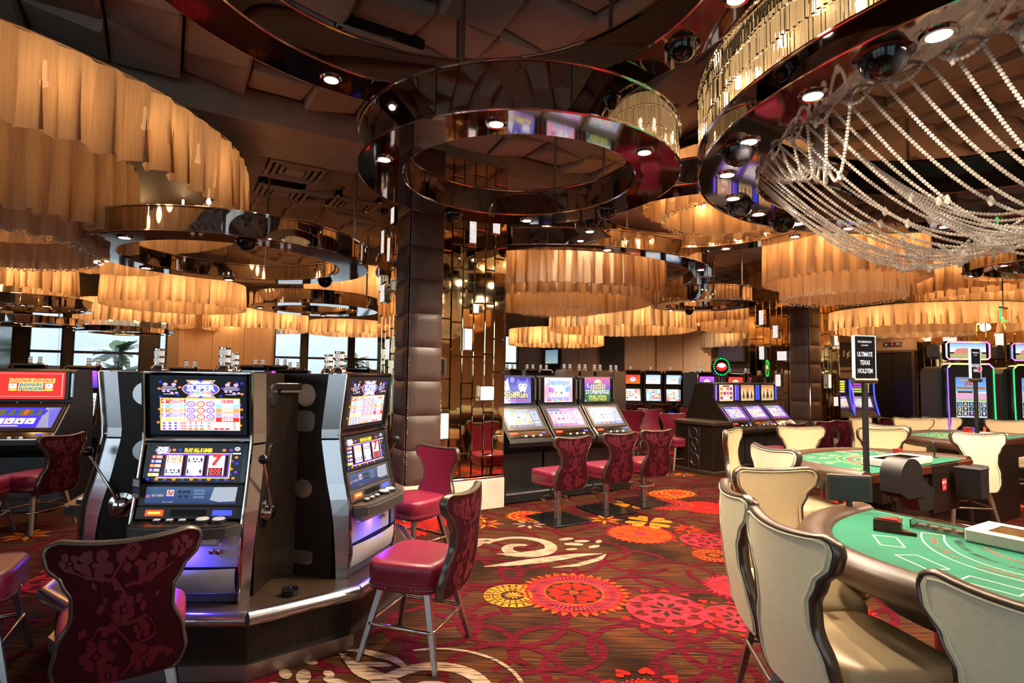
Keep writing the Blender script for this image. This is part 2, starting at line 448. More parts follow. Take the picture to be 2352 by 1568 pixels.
def face_x(p, tilt=0.0, rz=0.0):
    """art plane whose viewer stands at local -Y; tilt leans its top away"""
    return Matrix.Translation(p) @ Matrix.Rotation(rz, 4, 'Z') @ Matrix.Rotation(PI / 2 - tilt, 4, 'X')
# ================================================================== the room
U0, U1, V0, V1, ZC = -8.0, 15.4, -6.0, 22.0, 4.6
RG = Matrix.Rotation(GA, 4, 'Z')                                   # grid axes -> world
def structure(o): o['kind'] = 'structure'; return o
def quad_uv(name, pts, mat):
    m = MB(); m.add([uv(*p) for p in pts], [tuple(range(len(pts)))])
    return structure(m.build(name, mat, smooth=0))

# ---- floor with its printed carpet
fl = MB(); fl.add([uv(U0, V0, 0), uv(U1, V0, 0), uv(U1, V1, 0), uv(U0, V1, 0)], [(0, 1, 2, 3)])
floor = structure(fl.build('floor', 'carpet', smooth=0))
CR, RED, ORG, PNK, YEL, CRM = (.085, .002, .009), (.44, .012, .007), (.48, .055, .008), (.42, .02, .035), (.48, .19, .015), (.36, .25, .17)
DKB = (.03, .012, .008)
rnd = random.Random(5)
ca = Art(.0003); ca.z = .0012
def inside(x, y):
    u, v = UX * x + UY * y, -UY * x + UX * y
    return U0 < u < U1 and V0 < v < V1
for i in range(-16, 26):
    for j in range(2, 46):
        x, y = i * .56 + (.28 if j % 2 else 0) + rnd.uniform(-.06, .06), j * .33 + rnd.uniform(-.05, .05)
        if not inside(x, y) or rnd.random() < .42: continue
        R = rnd.uniform(.27, .37); a0 = rnd.uniform(0, 6.28)
        ca.z = .0012 + rnd.random() * .0022; ca.ring(x, y, R - .028, R + .028, CR, 34 if y < 7 else 18, a0, a0 + rnd.uniform(4.4, 6.28))
ca.z = .0038
def petals(x, y, n, r0, r1, w, c, ph=0):
    for k in range(n):
        a = ph + 2 * PI * k / n; ux, uy = math.cos(a), math.sin(a)
        ca.poly([(x + ux * r0, y + uy * r0), (x + ux * (r0 + r1) / 2 + uy * w, y + uy * (r0 + r1) / 2 - ux * w), (x + ux * r1, y + uy * r1), (x + ux * (r0 + r1) / 2 - uy * w, y + uy * (r0 + r1) / 2 + ux * w)], c)
def hearts(x, y, n, rr, s, c, inward=False, ph=0):
    for k in range(n):
        a = ph + 2 * PI * k / n
        ca.heart(x + rr * math.cos(a), y + rr * math.sin(a), s, c, a + (PI / 2 if not inward else -PI / 2))
def sunburst(x, y, r, c=RED, c2=PNK, nflower=6):
    z = ca.z = .0038 + rnd.random() * .0012
    petals(x, y, 34, r * .86, r * 1.12, r * .07, ORG)
    ca.ell(x, y, r * .95, r * .95, c2, 40); ca.up(); ca.ring(x, y, r * .9, r * .95, c, 44)
    petals(x, y, 60, r * .6, r * .93, r * .016, DKB); ca.up()
    ca.ell(x, y, r * .58, r * .58, DKB, 36); ca.up()
    hearts(x, y, nflower, r * .33, r * .22, c, True); ca.ring(x, y, r * .55, r * .6, ORG, 36); ca.up()
    ca.ell(x, y, r * .1, r * .1, ORG, 12); ca.z = z
def wheel(x, y, r, c=YEL):
    z = ca.z = .0038 + rnd.random() * .0012; ca.ell(x, y, r * 1.02, r * 1.02, DKB, 32); ca.up()
    for rr, n, s in ((.88, 22, .17), (.55, 18, .13)):
        ca.ring(x, y, r * (rr - s), r * (rr + .12), c, 40); ca.up()
        for k in range(n):
            a = 2 * PI * k / n; w = .30 / n * 6 * .5
            ca.poly([(x + r * (rr - s + .035) * math.cos(a - w), y + r * (rr - s + .035) * math.sin(a - w)), (x + r * (rr + .08) * math.cos(a - w), y + r * (rr + .08) * math.sin(a - w)), (x + r * (rr + .08) * math.cos(a + w), y + r * (rr + .08) * math.sin(a + w)), (x + r * (rr - s + .035) * math.cos(a + w), y + r * (rr - s + .035) * math.sin(a + w))], DKB)
        ca.up()
    petals(x, y, 12, 0, r * .34, r * .05, c); ca.z = z
def heartball(x, y, r):
    z = ca.z = .0038 + rnd.random() * .0012; ca.ell(x, y, r, r, PNK, 36); hearts(x, y, 14, r * 1.25, r * .13, RED); ca.up()
    hearts(x, y, 9, r * .74, r * .19, (.10, .008, .008)); petals(x, y, 7, r * .1, r * .5, r * .09, DKB); ca.up(); ca.ell(x, y, r * .13, r * .13, PNK, 10); ca.z = z
def fan_disc(x, y, r, c=ORG, c2=PNK):
    z = ca.z = .0038 + rnd.random() * .0012; petals(x, y, 30, r * .9, r * 1.14, r * .06, c2); ca.ell(x, y, r, r, c, 36); ca.up(); petals(x, y, 36, r * .2, r * .97, r * .016, (.14, .006, .005)); ca.up()
    ca.ell(x, y, r * .2, r * .2, c2, 12); ca.z = z
def clover(x, y, r, c=YEL, n=4, ph=.4):
    z = ca.z = .0038 + rnd.random() * .0012; hearts(x, y, n, r * .6, r * .5, c, True, ph); ca.up(); petals(x, y, n, r * .3, r * .9, r * .03, ORG, ph); ca.z = z
def lily(x, y, r, c=YEL):
    z = ca.z = .0038 + rnd.random() * .0012; petals(x, y, 7, r * .1, r, r * .12, c); ca.up(); petals(x, y, 7, r * .2, r * .8, r * .07, RED, .45); ca.z = z
def rosette(x, y, r):
    z = ca.z = .0038 + rnd.random() * .0012; ca.ell(x, y, r, r, RED, 32); petals(x, y, 22, r * .85, r * 1.1, r * .08, YEL); ca.up(); ca.ring(x, y, r * .82, r * .93, YEL, 36)
    hearts(x, y, 10, r * .6, r * .15, YEL); ca.up(); petals(x, y, 8, r * .08, r * .42, r * .08, ORG); ca.z = z
def scroll(x, y, r, rot=0, flip=1):
    z = ca.z = .0038 + rnd.random() * .0012
    def T(a, b): a *= flip; return (x + r * (a * math.cos(rot) - b * math.sin(rot)), y + r * (a * math.sin(rot) + b * math.cos(rot)))
    p = []; w = []
    for i in range(40):
        k = i / 39; a = 4.6 * PI * k * .55 + 1.0; q = .12 + .5 * k
        p.append(T(-.25 + q * math.cos(a), .1 + q * math.sin(a))); w.append(r * (.045 + .06 * math.sin(PI * k)))
    ca.strip(p, w, CRM); ca.up()
    for pts, ww in (([(-1.1, .5), (-.9, .62), (-.6, .55), (-.35, .65)], .07), ([(-.95, -.7), (-.5, -.62), (0, -.5), (.5, -.35), (1.0, -.3)], .11),
                    ([(-.7, -.15), (-.4, -.25), (-.05, -.12), (.3, .12)], .09), ([(.0, -.85), (.4, -.78), (.8, -.55), (1.0, -.3)], .06), ([(-1.05, .15), (-.95, .4), (-.7, .6)], .09)):
        c = []; n = len(pts)
        for i in range(n - 1):
            for j in range(6):
                k = j / 6; c.append(T(pts[i][0] + (pts[i + 1][0] - pts[i][0]) * k, pts[i][1] + (pts[i + 1][1] - pts[i][1]) * k))
        ca.strip(c, [r * ww * max(.12, math.sin(PI * (i + .6) / (len(c) + .2))) for i in range(len(c))], CRM)
    for a, b, s, t in ((.55, .5, .14, .3), (.78, .35, .13, .0), (.6, .2, .16, -.2), (.9, .05, .12, .5), (.5, -.05, .1, .1), (1.05, .3, .1, 1.)):
        ca.ell(*T(a, b), r * s, r * s * .5, CRM, 14, rot + t)
    ca.z = z
def G(px, py): p = at(px, py, z=0); return p.x, p.y
sunburst(*G(1318, 1362), .40); wheel(*G(1178, 1368), .225); heartball(*G(1530, 1400), .29)
scroll(*G(1240, 1262), .62, .15); fan_disc(*G(1470, 1226), .34); clover(*G(1490, 1199), .27); rosette(*G(1212, 1186), .25)
petals(*G(1216, 1204), 8, .05, .2, .03, CRM); rosette(*G(1556, 1133), .26); sunburst(*G(1530, 1158), .33); clover(*G(1452, 1158), .24)
lily(*G(1390, 1194), .22); heartball(*G(1625, 1242), .28); wheel(*G(1640, 1276), .2, ORG); _x, _y = G(985, 1600)
for r0, r1, a0, a1 in ((.26, .35, .15, 3.0), (.50, .525, -.1, 1.9), (.08, .15, .4, 2.6)):
    ca.z = .0038 + rnd.random() * .0012; ca.ring(_x, _y, r0, r1, CRM, 36, a0, a1)
for k, (a, b) in enumerate(((-.42, .22), (-.52, .12), (-.36, .32))): ca.z = .0038 + rnd.random() * .0012; ca.ell(_x + a, _y + b, .1, .03, CRM, 14, 2.4 + .3 * k)
fan_disc(*G(930, 1210), .38, RED)
hearts(*G(1490, 1590), 9, .22, .05, RED); fan_disc(*G(1490, 1600), .16, RED); lily(*G(1580, 1215), .2, ORG); fan_disc(*G(1700, 1350), .26, PNK); heartball(*G(1690, 1420), .22)
fan_disc(*G(1900, 1400), .3, RED); sunburst(*G(2090, 1320), .3); lily(*G(1085, 1190), .2); fan_disc(*G(1400, 1115), .35, PNK); sunburst(*G(1480, 1075), .4); lily(*G(1570, 1090), .22)
fan_disc(*G(1520, 1040), .4, RED); rosette(*G(1450, 1010), .35); fan_disc(*G(1300, 1010), .4); heartball(*G(160, 1330), .3); lily(*G(60, 1230), .25); scroll(*G(780, 1600), .5, 2.2)
for i in range(70):
    x, y = rnd.uniform(-9, 9), rnd.uniform(6.5, 16)
    if not inside(x, y): continue
    rnd.choice((lambda a, b: fan_disc(a, b, .33, RED), lambda a, b: rosette(a, b, .27), lambda a, b: lily(a, b, .22), lambda a, b: heartball(a, b, .26), lambda a, b: clover(a, b, .22)))(x, y)
link('carpet_print', ca.mesh('carpet_print', 'carpet_art'), floor, kind='stuff')

# ---- walls: the closed shell, with the window wall at the back and the panelled wall on the right
wlf = structure(bpy.data.objects.new('wall_left', None)); C.objects.link(wlf)
def portal(loc, rz, w, h):                      # sampling guide for the sky at a real window; gives no light of its own
    l = bpy.data.lights.new('sky_portal', 'AREA'); l.shape = 'RECTANGLE'; l.size = w; l.size_y = h; l.cycles.is_portal = True
    o = bpy.data.objects.new('sky_portal', l); C.objects.link(o); o.matrix_world = Matrix.Translation(loc) @ Matrix.Rotation(rz, 4, 'Z') @ Matrix.Rotation(-PI / 2, 4, 'X'); return o
LWIN = [(-4.6, -1.4), (-1.1, 2.1), (2.4, 5.6)]
_pv = V0
for k, (a, b) in enumerate(LWIN + [(V1, V1)]):
    m = MB(); m.box((U0 - .12, (_pv + a) / 2, ZC / 2), (.24, a - _pv, ZC), X=RG); m.build('wall_pier', 'wall_beige', wlf, smooth=0); _pv = b
    if a == b: continue
    m = MB(); m.box((U0 - .12, (a + b) / 2, 4.1), (.24, b - a, 1.0), X=RG); m.build('lintel', 'wall_beige', wlf, smooth=0)
    w = structure(thing('window_%d' % (k + 9), '', '')); del w['label'], w['category']
    f = MB()
    for c, d in (((a + .03, 1.8), (.06, 3.6)), ((b - .03, 1.8), (.06, 3.6)), (((a + b) / 2, 1.8), (.06, 3.6)), (((a + b) / 2, 3.57), (b - a, .06)), (((a + b) / 2, .03), (b - a, .06)), (((a + b) / 2, 2.22), (b - a, .08))): f.box((U0 - .1, c[0], c[1]), (.1, d[0], d[1]), X=RG)
    f.build('window_frame', 'black', w, smooth=0)
    f = MB(); f.box((U0 - .1, (a + b) / 2, 1.8), (.012, b - a - .1, 3.5), X=RG); f.build('pane', 'pane', w, smooth=0)
    portal(uv(U0 - .3, (a + b) / 2, 1.8), GA - PI / 2, b - a, 3.6)
portal(uv(-2.2, V1 + .35, 1.75), GA + PI, 3.2, 3.5); portal(uv(6, V1 + .35, 1.75), GA + PI, 5.6, 3.5)
wfr = structure(bpy.data.objects.new('wall_front', None)); C.objects.link(wfr)
for c, d in (((-7.0, 2.3), (2, 4.6)), ((-2.8, 2.3), (.4, 4.6)), ((7.9, 2.3), (15, 4.6)), ((-4.5, 4.1), (3, 1.0)), ((-1.1, 4.1), (3, 1.0))):
    m = MB(); m.box((c[0], V0 - .12, c[1]), (d[0], .24, d[1]), X=RG); m.build('wall_pier', 'wall_beige', wfr, smooth=0)
for k, cx in enumerate((-4.5, -1.1)):
    w = structure(thing('window_%d' % (12 + k), '', '')); del w['label'], w['category']
    f = MB()
    for c, d in (((cx - 1.47, 1.8), (.06, 3.6)), ((cx + 1.47, 1.8), (.06, 3.6)), ((cx, 1.8), (.06, 3.6)), ((cx, 2.2), (3, .08)), ((cx, 3.57), (3, .06)), ((cx, .03), (3, .06))): f.box((c[0], V0 - .1, c[1]), (d[0], .1, d[1]), X=RG)
    f.build('window_frame', 'black', w, smooth=0)
    f = MB(); f.box((cx, V0 - .1, 1.8), (2.9, .012, 3.5), X=RG); f.build('pane', 'pane', w, smooth=0)
    portal(uv(cx, V0 - .3, 1.8), GA, 3, 3.6)
wr = MB(); wr.box(((U1 + .1), (V0 + V1) / 2, ZC / 2), (.2, V1 - V0, ZC), X=RG)
wall_right = structure(wr.build('wall_right', 'wall_beige', smooth=0))
def wall_panel(v0, v1, mat, d=.04, z0=0, z1=ZC - .3):
    m = MB(); m.box((U1 - d / 2, (v0 + v1) / 2, (z0 + z1) / 2), (d, abs(v1 - v0), z1 - z0), .006, X=RG)
    return m.build('wall_panel', mat, wall_right)
for a, b, mt, d in ((21.9, 20.75, 'wall_dark', .05), (20.7, 19.45, 'stripe_wood', .10), (19.4, 18.15, 'stripe_wood', .10), (18.05, 16.55, 'wall_dark', .05), (16.45, 14.85, 'stripe_wood', .14), (14.8, 13.6, 'stripe_wood', .09),
                    (13.55, 12.4, 'stripe_wood', .09), (12.35, 10.9, 'wall_dark', .06), (10.85, 9.6, 'stripe_wood', .09)): wall_panel(a, b, mt, d)
# back wall: piers between windows, lintel above, each window with frame, mullion and pane
wb = MB()
wins = [(-3.6, -2.75), (-2.55, -.75), (-.28, -.02), (3.3, 4.28), (4.45, 6.05), (6.2, 7.3), (7.45, 8.6), (13.1, 13.85)]
wl = structure(bpy.data.objects.new('wall_back', None)); C.objects.link(wl)
prev = U0
ZW = 3.5
for k, (a, b) in enumerate(wins + [(U1, U1)]):
    if a - prev > .01:
        m = MB(); m.box(((prev + a) / 2, V1 + .12, ZW / 2), (a - prev, .24, ZW), X=RG)
        m.build('wall_pier', 'wall_dark' if a - prev < 1 or prev < -3 else 'wall_beige', wl, smooth=0)
    prev = b
m = MB(); m.box(((U0 + U1) / 2, V1 + .12, (ZW + ZC) / 2), (U1 - U0, .24, ZC - ZW), X=RG); m.build('lintel', 'wall_beige', wl, smooth=0)
for a, b in ((.3, 1.3), (1.3, 2.3), (2.3, 3.22), (9.0, 10.3), (10.3, 11.6), (11.6, 12.95)):
    m = MB(); m.box(((a + b) / 2, V1 - .03, 1.9), (b - a - .012, .06, 3.8), .005, X=RG); m.build('wall_panel', 'stripe_wood', wl)
for k, (a, b) in enumerate(wins):
    w = structure(thing('window_%d' % (k + 1), '', '')); del w['label'], w['category']
    f = MB(); t = .06
    for q, d in ((((a + t / 2), 1.75), (t, 3.5)), ((b - t / 2, 1.75), (t, 3.5)), (((a + b) / 2, 3.47), (b - a, t)), (((a + b) / 2, .03), (b - a, t)), (((a + b) / 2, 2.22), (b - a, .08))):
        f.box((q[0], V1 + .06, q[1]), (d[0], .1, d[1]), X=RG)
    f.build('window_frame', 'black', w, smooth=0)
    for z0, z1 in ((.06, 2.18), (2.26, 3.44)):
        p = MB(); p.box(((a + b) / 2, V1 + .07, (z0 + z1) / 2), (b - a - .1, .012, z1 - z0), X=RG); p.build('pane', 'pane', w, smooth=0)
# outdoors: pavement, a neighbouring grey wall with two bays, two palms
m = MB(); m.box((2, V1 + 12.3, -.15), (60, 24, .2), X=RG); m.box((U0 - 15.3, 8, -.15), (30, 60, .2), X=RG); structure(m.build('ground', 'pavement', smooth=0))
bl = thing('neighbour_building', 'pale grey rendered building seen through the windows at the back', 'building')
m = MB(); m.box((3, V1 + 9, 4), (44, 3, 9), X=RG); m.build('wall', 'outside', bl, smooth=0)
for i in range(8):
    m = MB(); m.box((-14 + i * 5, V1 + 7.4, 4), (.35, .3, 9), .02, X=RG); m.build('pilaster', 'outside', bl)
rp = random.Random(2)
def palm(u, v, h, label):
    t = thing('palm_tree', label, 'palm', uv(u, v, -.05), 0, 'palms outside the windows')
    m = MB(); m.tube([(0, 0, 0), (.05, .02, h * .5), (.0, .0, h)], [.13, .1, .09], 8); m.build('trunk', 'tan_leather', t)
    for k in range(26):
        m = MB(); a = rp.uniform(0, 6.28); e = rp.uniform(-.5, 1.1); L = rp.uniform(.7, 1.0)
        prevp = None
        for s in range(7):
            r_ = L * s / 6; z = h + math.sin(e) * r_ - .45 * r_ * r_ * (1.2 - e * .3)
            c = Vector((math.cos(a) * r_ * math.cos(e * .6), math.sin(a) * r_ * math.cos(e * .6), z)); sd = Vector((-math.sin(a), math.cos(a), 0))
            w = .02 + .16 * math.sin(PI * min(1, (s + .6) / 7))
            if prevp:
                pc, pw = prevp
                for g in (-1, 1):
                    m.add([pc, c, c + sd * g * w + Vector((0, 0, -.1 * w)), pc + sd * g * pw + Vector((0, 0, -.2 * pw))], [(0, 1, 2, 3) if g > 0 else (3, 2, 1, 0)])
            prevp = (c, w)
        m.build('frond', 'palm', t)
palm(-1.55, V1 + 2.6, 2.35, 'short bushy palm behind the leftmost wide window')
palm(-1.3, V1 + 2.2, 1.55, 'low palm in front of the short bushy palm outside the left window')
palm(6.9, V1 + 2.5, 2.2, 'palm outside the window beside the left mirror column')

# ---- ceiling: slab, pillowed tiles tilted in turn, a dropped beam, air vents, recessed lamps
m = MB(); m.box(((U0 + U1) / 2, (V0 + V1) / 2, ZC + .15), (U1 - U0, V1 - V0, .2), X=RG)
ceil = structure(m.build('ceiling', 'ceiling_base', smooth=0))
TS = .56
def tile_mesh(kind):
    m = MB(); h = TS / 2 - .012
    t = {0: (1, 0), 1: (0, 1), 2: (-1, 0), 3: (0, -1)}[kind]
    vs = []
    for q in (1.0, .9):
        for sx, sy in ((-1, -1), (1, -1), (1, 1), (-1, 1)):
            dz = .055 + .045 * (sx * t[0] + sy * t[1])
            vs.append((sx * h * q, sy * h * q, -dz - (.022 if q < 1 else 0)))
    top = [(sx * h, sy * h, .045) for sx, sy in ((-1, -1), (1, -1), (1, 1), (-1, 1))]
    vs += top
    fs = [(7, 6, 5, 4)] + [(i, 4 + i, 4 + (i + 1) % 4, (i + 1) % 4)[::-1] for i in range(4)] + [(8 + i, i, (i + 1) % 4, 8 + (i + 1) % 4)[::-1] for i in range(4)]
    m.add(vs, fs); return m
tms = [tile_mesh(k).mesh('ceiling_tile', 'ceiling', 0) for k in range(4)]
BEAM_V = (6.35, 7.35)
tiles = []
i0, i1, j0, j1 = int(U0 / TS) - 1, int(U1 / TS) + 1, int(V0 / TS) - 1, int(V1 / TS) + 1
iv = CAM_R.to_3x3().inverted()
vents_uv = []
for px, py in ((657, 372), (622, 437), (820, 468), (842, 82)):
    p = at(px, py, z=ZC - .08); u, v = UX * p.x + UY * p.y, -UY * p.x + UX * p.y
    vents_uv.append((round(u / TS - .5) * TS + TS / 2, round(v / TS - .5) * TS + TS / 2))
for i in range(i0, i1 + 1):
    for j in range(j0, j1 + 1):
        u, v = (i + .5) * TS, (j + .5) * TS
        if not (U0 + .3 < u < U1 - .3 and V0 + .3 < v < V1 - .3): continue
        if BEAM_V[0] - TS / 2 < v < BEAM_V[1] + TS / 2 - .1: continue
        if any(abs(u - a) < .4 and abs(v - b) < .4 for a, b in vents_uv): continue
        w = uv(u, v, ZC); c = iv @ (w - Vector((0, 0, EYE)))
        vis = c.z < -.4 and abs(c.x / -c.z) < 1.05 and -.75 < c.y / -c.z < .72
        tiles.append((0 if vis else 1, w.length, i, j, u, v))
tiles.sort()
rest = MB()
for n, (vis, d, i, j, u, v) in enumerate(tiles):
    k = ((i + j) % 2) + (2 if rnd.random() < .5 else 0)
    if n < 300 and not vis:
        o = link('ceiling_tile', tms[k], ceil); o.location = uv(u, v, ZC); o.rotation_euler = (0, 0, GA)
    else:
        t = tile_mesh(k); rest.add(t.v, t.f, X=Matrix.Translation(uv(u, v, ZC)) @ RG)
rest.build('ceiling_tiling', 'ceiling', ceil, smooth=0, kind='stuff')
m = MB(); m.box(((U0 + U1) / 2, (BEAM_V[0] + BEAM_V[1]) / 2, ZC - .1), (U1 - U0 - .02, BEAM_V[1] - BEAM_V[0], .36), .02, X=RG)
structure(m.build('trim_1', 'ceiling', smooth=0))
for k, (a, b) in enumerate(vents_uv):
    v = thing('ceiling_vent', ['louvred square air vent beside the big left drum lamp', 'louvred air vent behind the first vent at left', 'louvred air vent furthest back near the pillar', 'air vent above the near dark ring at the top'][k], 'air vent', uv(a, b, ZC - .125), GA, 'square ceiling air vents')
    for q, s in enumerate((.34, .255, .17)):
        m = MB()
        for sx, sy, lx, ly in ((0, s, s + .025, .022), (0, -s, s + .025, .022), (s, 0, .022, s + .025), (-s, 0, .022, s + .025)):
            m.box((sx, sy, -.02 + q * .008), (lx * 2, ly * 2, .03), .004)
        m.build('louvre_frame', 'ceiling', v)
    m = MB(); m.box((0, 0, -.012), (.24, .24, .03), .004); m.build('centre_plate', 'ceiling', v)
    m = MB(); m.box((0, 0, .055), (.74, .74, .08)); m.build('duct_plate', 'gloss_black', v)

# ---- mirror-clad columns with a buttoned leather pier on the near corner
rc = random.Random(11)
def mirror_face(col, u0, v0, du, dv, W, z0, z1, crystals):
    """tiles on a vertical face starting at (u0,v0), running along (du,dv); normal is to the right of the run"""
    ang = GA + math.atan2(dv, du); X0 = Matrix.Translation(uv(u0, v0)) @ Matrix.Rotation(ang, 4, 'Z')
    ns = max(3, round(W / .15)); ws = [rc.uniform(.8, 1.25) for _ in range(ns)]; t = sum(ws); ws = [w * W / t for w in ws]
    x = 0
    for w in ws:
        z = z0
        while z < z1 - .01:
            h = min(rc.choice((.22, .3, .42, .55, .75)) * rc.uniform(.85, 1.15), z1 - z)
            if z1 - z - h < .15: h = z1 - z
            m = MB(); m.box((0, 0, 0), (w - .006, .02, h - .006), .008)
            o = m.build('mirror_tile', 'gold_mirror', col, smooth=0)
            o.matrix_local = X0 @ Matrix.Translation((x + w / 2, -.012, z + h / 2)) @ Matrix.Rotation(rc.uniform(-.006, .006), 4, 'X') @ Matrix.Rotation(rc.uniform(-.008, .008), 4, 'Z')
            z += h
        x += w
    for cx, cz, w, h in crystals:
        m = MB(); m.box((cx, -.045, cz), (w + .03, .05, h + .03), .006, X=X0); f = m.build('crystal_light_frame', 'chrome', col)
        m = MB(); m.box((cx, -.072, cz), (w, .012, h), .003, X=X0); m.build('crystal_light', 'crystal_panel', f)
def mirror_column(u0, u1, v0, v1, label, cr_r, cr_l, faces='rl', z1=4.42):
    col = thing('mirror_column', label, 'column', (0, 0, 0), 0, 'mirror clad columns')
    m = MB(); m.box(((u0 + u1) / 2, (v0 + v1) / 2, (z1 + .42) / 2), (u1 - u0 - .02, v1 - v0 - .02, z1 - .42), X=RG); m.build('core', 'gloss_black', col, smooth=0)
    m = MB(); m.box(((u0 + u1) / 2, (v0 + v1) / 2, .19), (u1 - u0 + .06, v1 - v0 + .06, .38), .008, X=RG); m.build('plinth', 'marble', col)
    m = MB(); m.box(((u0 + u1) / 2, (v0 + v1) / 2, .395), (u1 - u0 + .05, v1 - v0 + .05, .03), .006, X=RG); m.build('plinth_trim', 'chrome', col)
    mirror_face(col, u0, v0, 1, 0, u1 - u0, .42, z1, cr_r)
    mirror_face(col, u0, v1, 0, -1, v1 - v0, .42, z1, cr_l)
    m = MB()
    for a, b in ((u0, v0), (u1, v0), (u0, v1)): m.box((a, b, (z1 + .42) / 2), (.035, .035, z1 - .42), .004, X=RG)
    m.build('corner_strip', 'chrome', col)
    return col
def leather_pier(u0, u1, v0, v1, label, n=10, z0=.4, z1=4.42):
    p = thing('leather_pier', label, 'pillar', (0, 0, 0), 0, 'quilted leather piers')
    m = MB(); m.box(((u0 + u1) / 2, (v0 + v1) / 2, (z0 + z1) / 2), (u1 - u0 - .03, v1 - v0 - .03, z1 - z0), X=RG); m.build('core', 'brown_leather', p, smooth=0)
    m = MB(); m.box(((u0 + u1) / 2, (v0 + v1) / 2, z0 / 2), (u1 - u0 + .02, v1 - v0 + .02, z0), .01, X=RG); m.build('plinth', 'marble', p)
    h = (z1 - z0) / n
    for k in range(n):
        z = z0 + h * (k + .5)
        for W, X in ((u1 - u0, Matrix.Translation(uv(u0, v0)) @ RG), (v1 - v0, Matrix.Translation(uv(u0, v1)) @ RG @ Matrix.Rotation(-PI / 2, 4, 'Z'))):
            m = MB()
            m.grid(8, 8, lambda a, b: (.016 + a * (W - .032), -.004 - .03 * (max(0, (1 - abs(2 * a - 1) ** 6)) * max(0, (1 - abs(2 * b - 1) ** 6))) ** .5, z - h / 2 + .002 + b * (h - .004)), X=X)
            m.build('leather_panel', 'brown_leather', p, smooth=180)
    m = MB()
    zz = z0 + .01
    while zz < z1:
        for W, X in ((u1 - u0, Matrix.Translation(uv(u0, v0)) @ RG), (v1 - v0, Matrix.Translation(uv(u0, v1)) @ RG @ Matrix.Rotation(-PI / 2, 4, 'Z'))):
            for x in (.012, W - .012): m.lathe([(.0065, 0), (.005, .004), (0.0005, .006)], 6, X @ Matrix.Translation((x, -.006, zz)) @ Matrix.Rotation(PI / 2, 4, 'X'))
        zz += .024
    for W, X in ((u1 - u0, Matrix.Translation(uv(u0, v0)) @ RG), (v1 - v0, Matrix.Translation(uv(u0, v1)) @ RG @ Matrix.Rotation(-PI / 2, 4, 'Z'))):
        x = .02
        while x < W: m.lathe([(.0065, 0), (.005, .004), (0.0005, .006)], 6, X @ Matrix.Translation((x, -.006, z0 + .012)) @ Matrix.Rotation(PI / 2, 4, 'X')); x += .024
    m.build('nailhead_trim', 'chrome', p, kind='stuff')
    return p
mirror_column(2.46, 3.73, 6.3, 7.5, 'mirror tiled column with lit crystal panels behind the central leather pier',
              [(.76, 3.5, .09, .3), (1.1, 3.6, .1, .16), (.72, 2.13, .10, .26), (1.0, 1.46, .19, .17), (.42, 1.07, .1, .3), (.82, 2.52, .07, .1)],
              [(.25, 3.45, .08, .3), (.5, 3.3, .07, .3), (.62, 3.72, .1, .2), (.3, 2.75, .14, .22), (.18, 2.9, .05, .2), (.55, 2.0, .1, .25)])
leather_pier(2.38, 2.82, 6.2, 6.64, 'tall brown leather pier with nailhead trim in the middle of the room')
mirror_column(11.78, 13.0, 7.0, 8.4, 'mirror tiled column around the right leather pier behind the slot bank',
              [(.72, 1.65, .1, .3), (1.0, 2.55, .12, .2), (.95, 1.2, .16, .2)],
              [(.35, 3.1, .11, .34), (.7, 2.75, .12, .28), (.35, 2.28, .12, .3), (.85, 2.2, .22, .2), (.75, 1.65, .12, .26)])
leather_pier(11.7, 12.14, 6.92, 7.36, 'brown leather pier behind the three purple lit slot machines at right')
mirror_column(-4.3, -2.95, 15.2, 16.4, 'far mirror tiled column at the left edge behind the poker machine', [(.4, 2.1, .1, .3), (.9, 2.5, .1, .2)], [(.5, 2.2, .1, .2)])

# ---- elevator in the right wall, mirror tiling beside it
door = structure(thing('door_1', '', '')); del door['label'], door['category']
for a, b in ((6.52, 6.95), (6.96, 7.40)):
    m = MB(); m.box((U1 - .03, (a + b) / 2, 1.18), (.05, b - a, 2.36), .004, X=RG); m.build('door_leaf', 'door_dark', door)
m = MB()
for c, d in (((U1 - .05, 6.48, 1.2), (.12, .06, 2.42)), ((U1 - .05, 7.44, 1.2), (.12, .06, 2.42)), ((U1 - .05, 6.96, 2.4), (.12, 1.02, .06))): m.box(c, d, .004, X=RG)
m.build('door_frame', 'bronze', door)
XW = Matrix.Translation(uv(U1 - .012, 6.96)) @ RG @ Matrix.Rotation(-PI / 2, 4, 'Z') @ Matrix.Rotation(PI / 2, 4, 'X')
a = Art(.001); a.text('FLOORS B1-3', .0, 2.82, .11, (.55, .33, .12), w=.92)
a.build('wall_lettering', 'print', wall_right, XW)
ei = thing('lift_indicator', 'bronze floor indicator with a red 3 above the lift door', 'indicator')
m = MB(); m.box((U1 - .02, 6.96, 2.58), (.03, .42, .11), .006, X=RG); m.build('plate', 'bronze', ei)
a = Art(.001); a.rect(0, 2.58, .16, .09, (.006, .004, .004)); a.up(); a.text('3', 0.01, 2.58, .09, (1, .03, .05), bold=.02)
a.poly([(-.16, 2.555), (-.1, 2.555), (-.13, 2.605)], (.25, .2, .18)); a.poly([(.1, 2.605), (.16, 2.605), (.13, 2.555)][::-1], (.25, .2, .18))
a.build('display', 'screen', ei, Matrix.Translation(uv(-.03, 0)) @ XW)
mw = thing('mirror_wall', 'wall of bronze mirror tiles with lit crystal panels right of the lift', 'mirror', (0, 0, 0))
mirror_face(mw, U1 - .02, 6.42, 0, -1, 2.6, 0.05, 4.3, [(.25, 2.75, .12, .26), (.7, 2.6, .26, .2), (.62, 1.95, .14, .3), (.5, 1.35, .24, .2), (1.6, 2.6, .14, .26)])
po = thing('wall_poster', 'dark framed poster reading one cent left of the lift', 'poster')
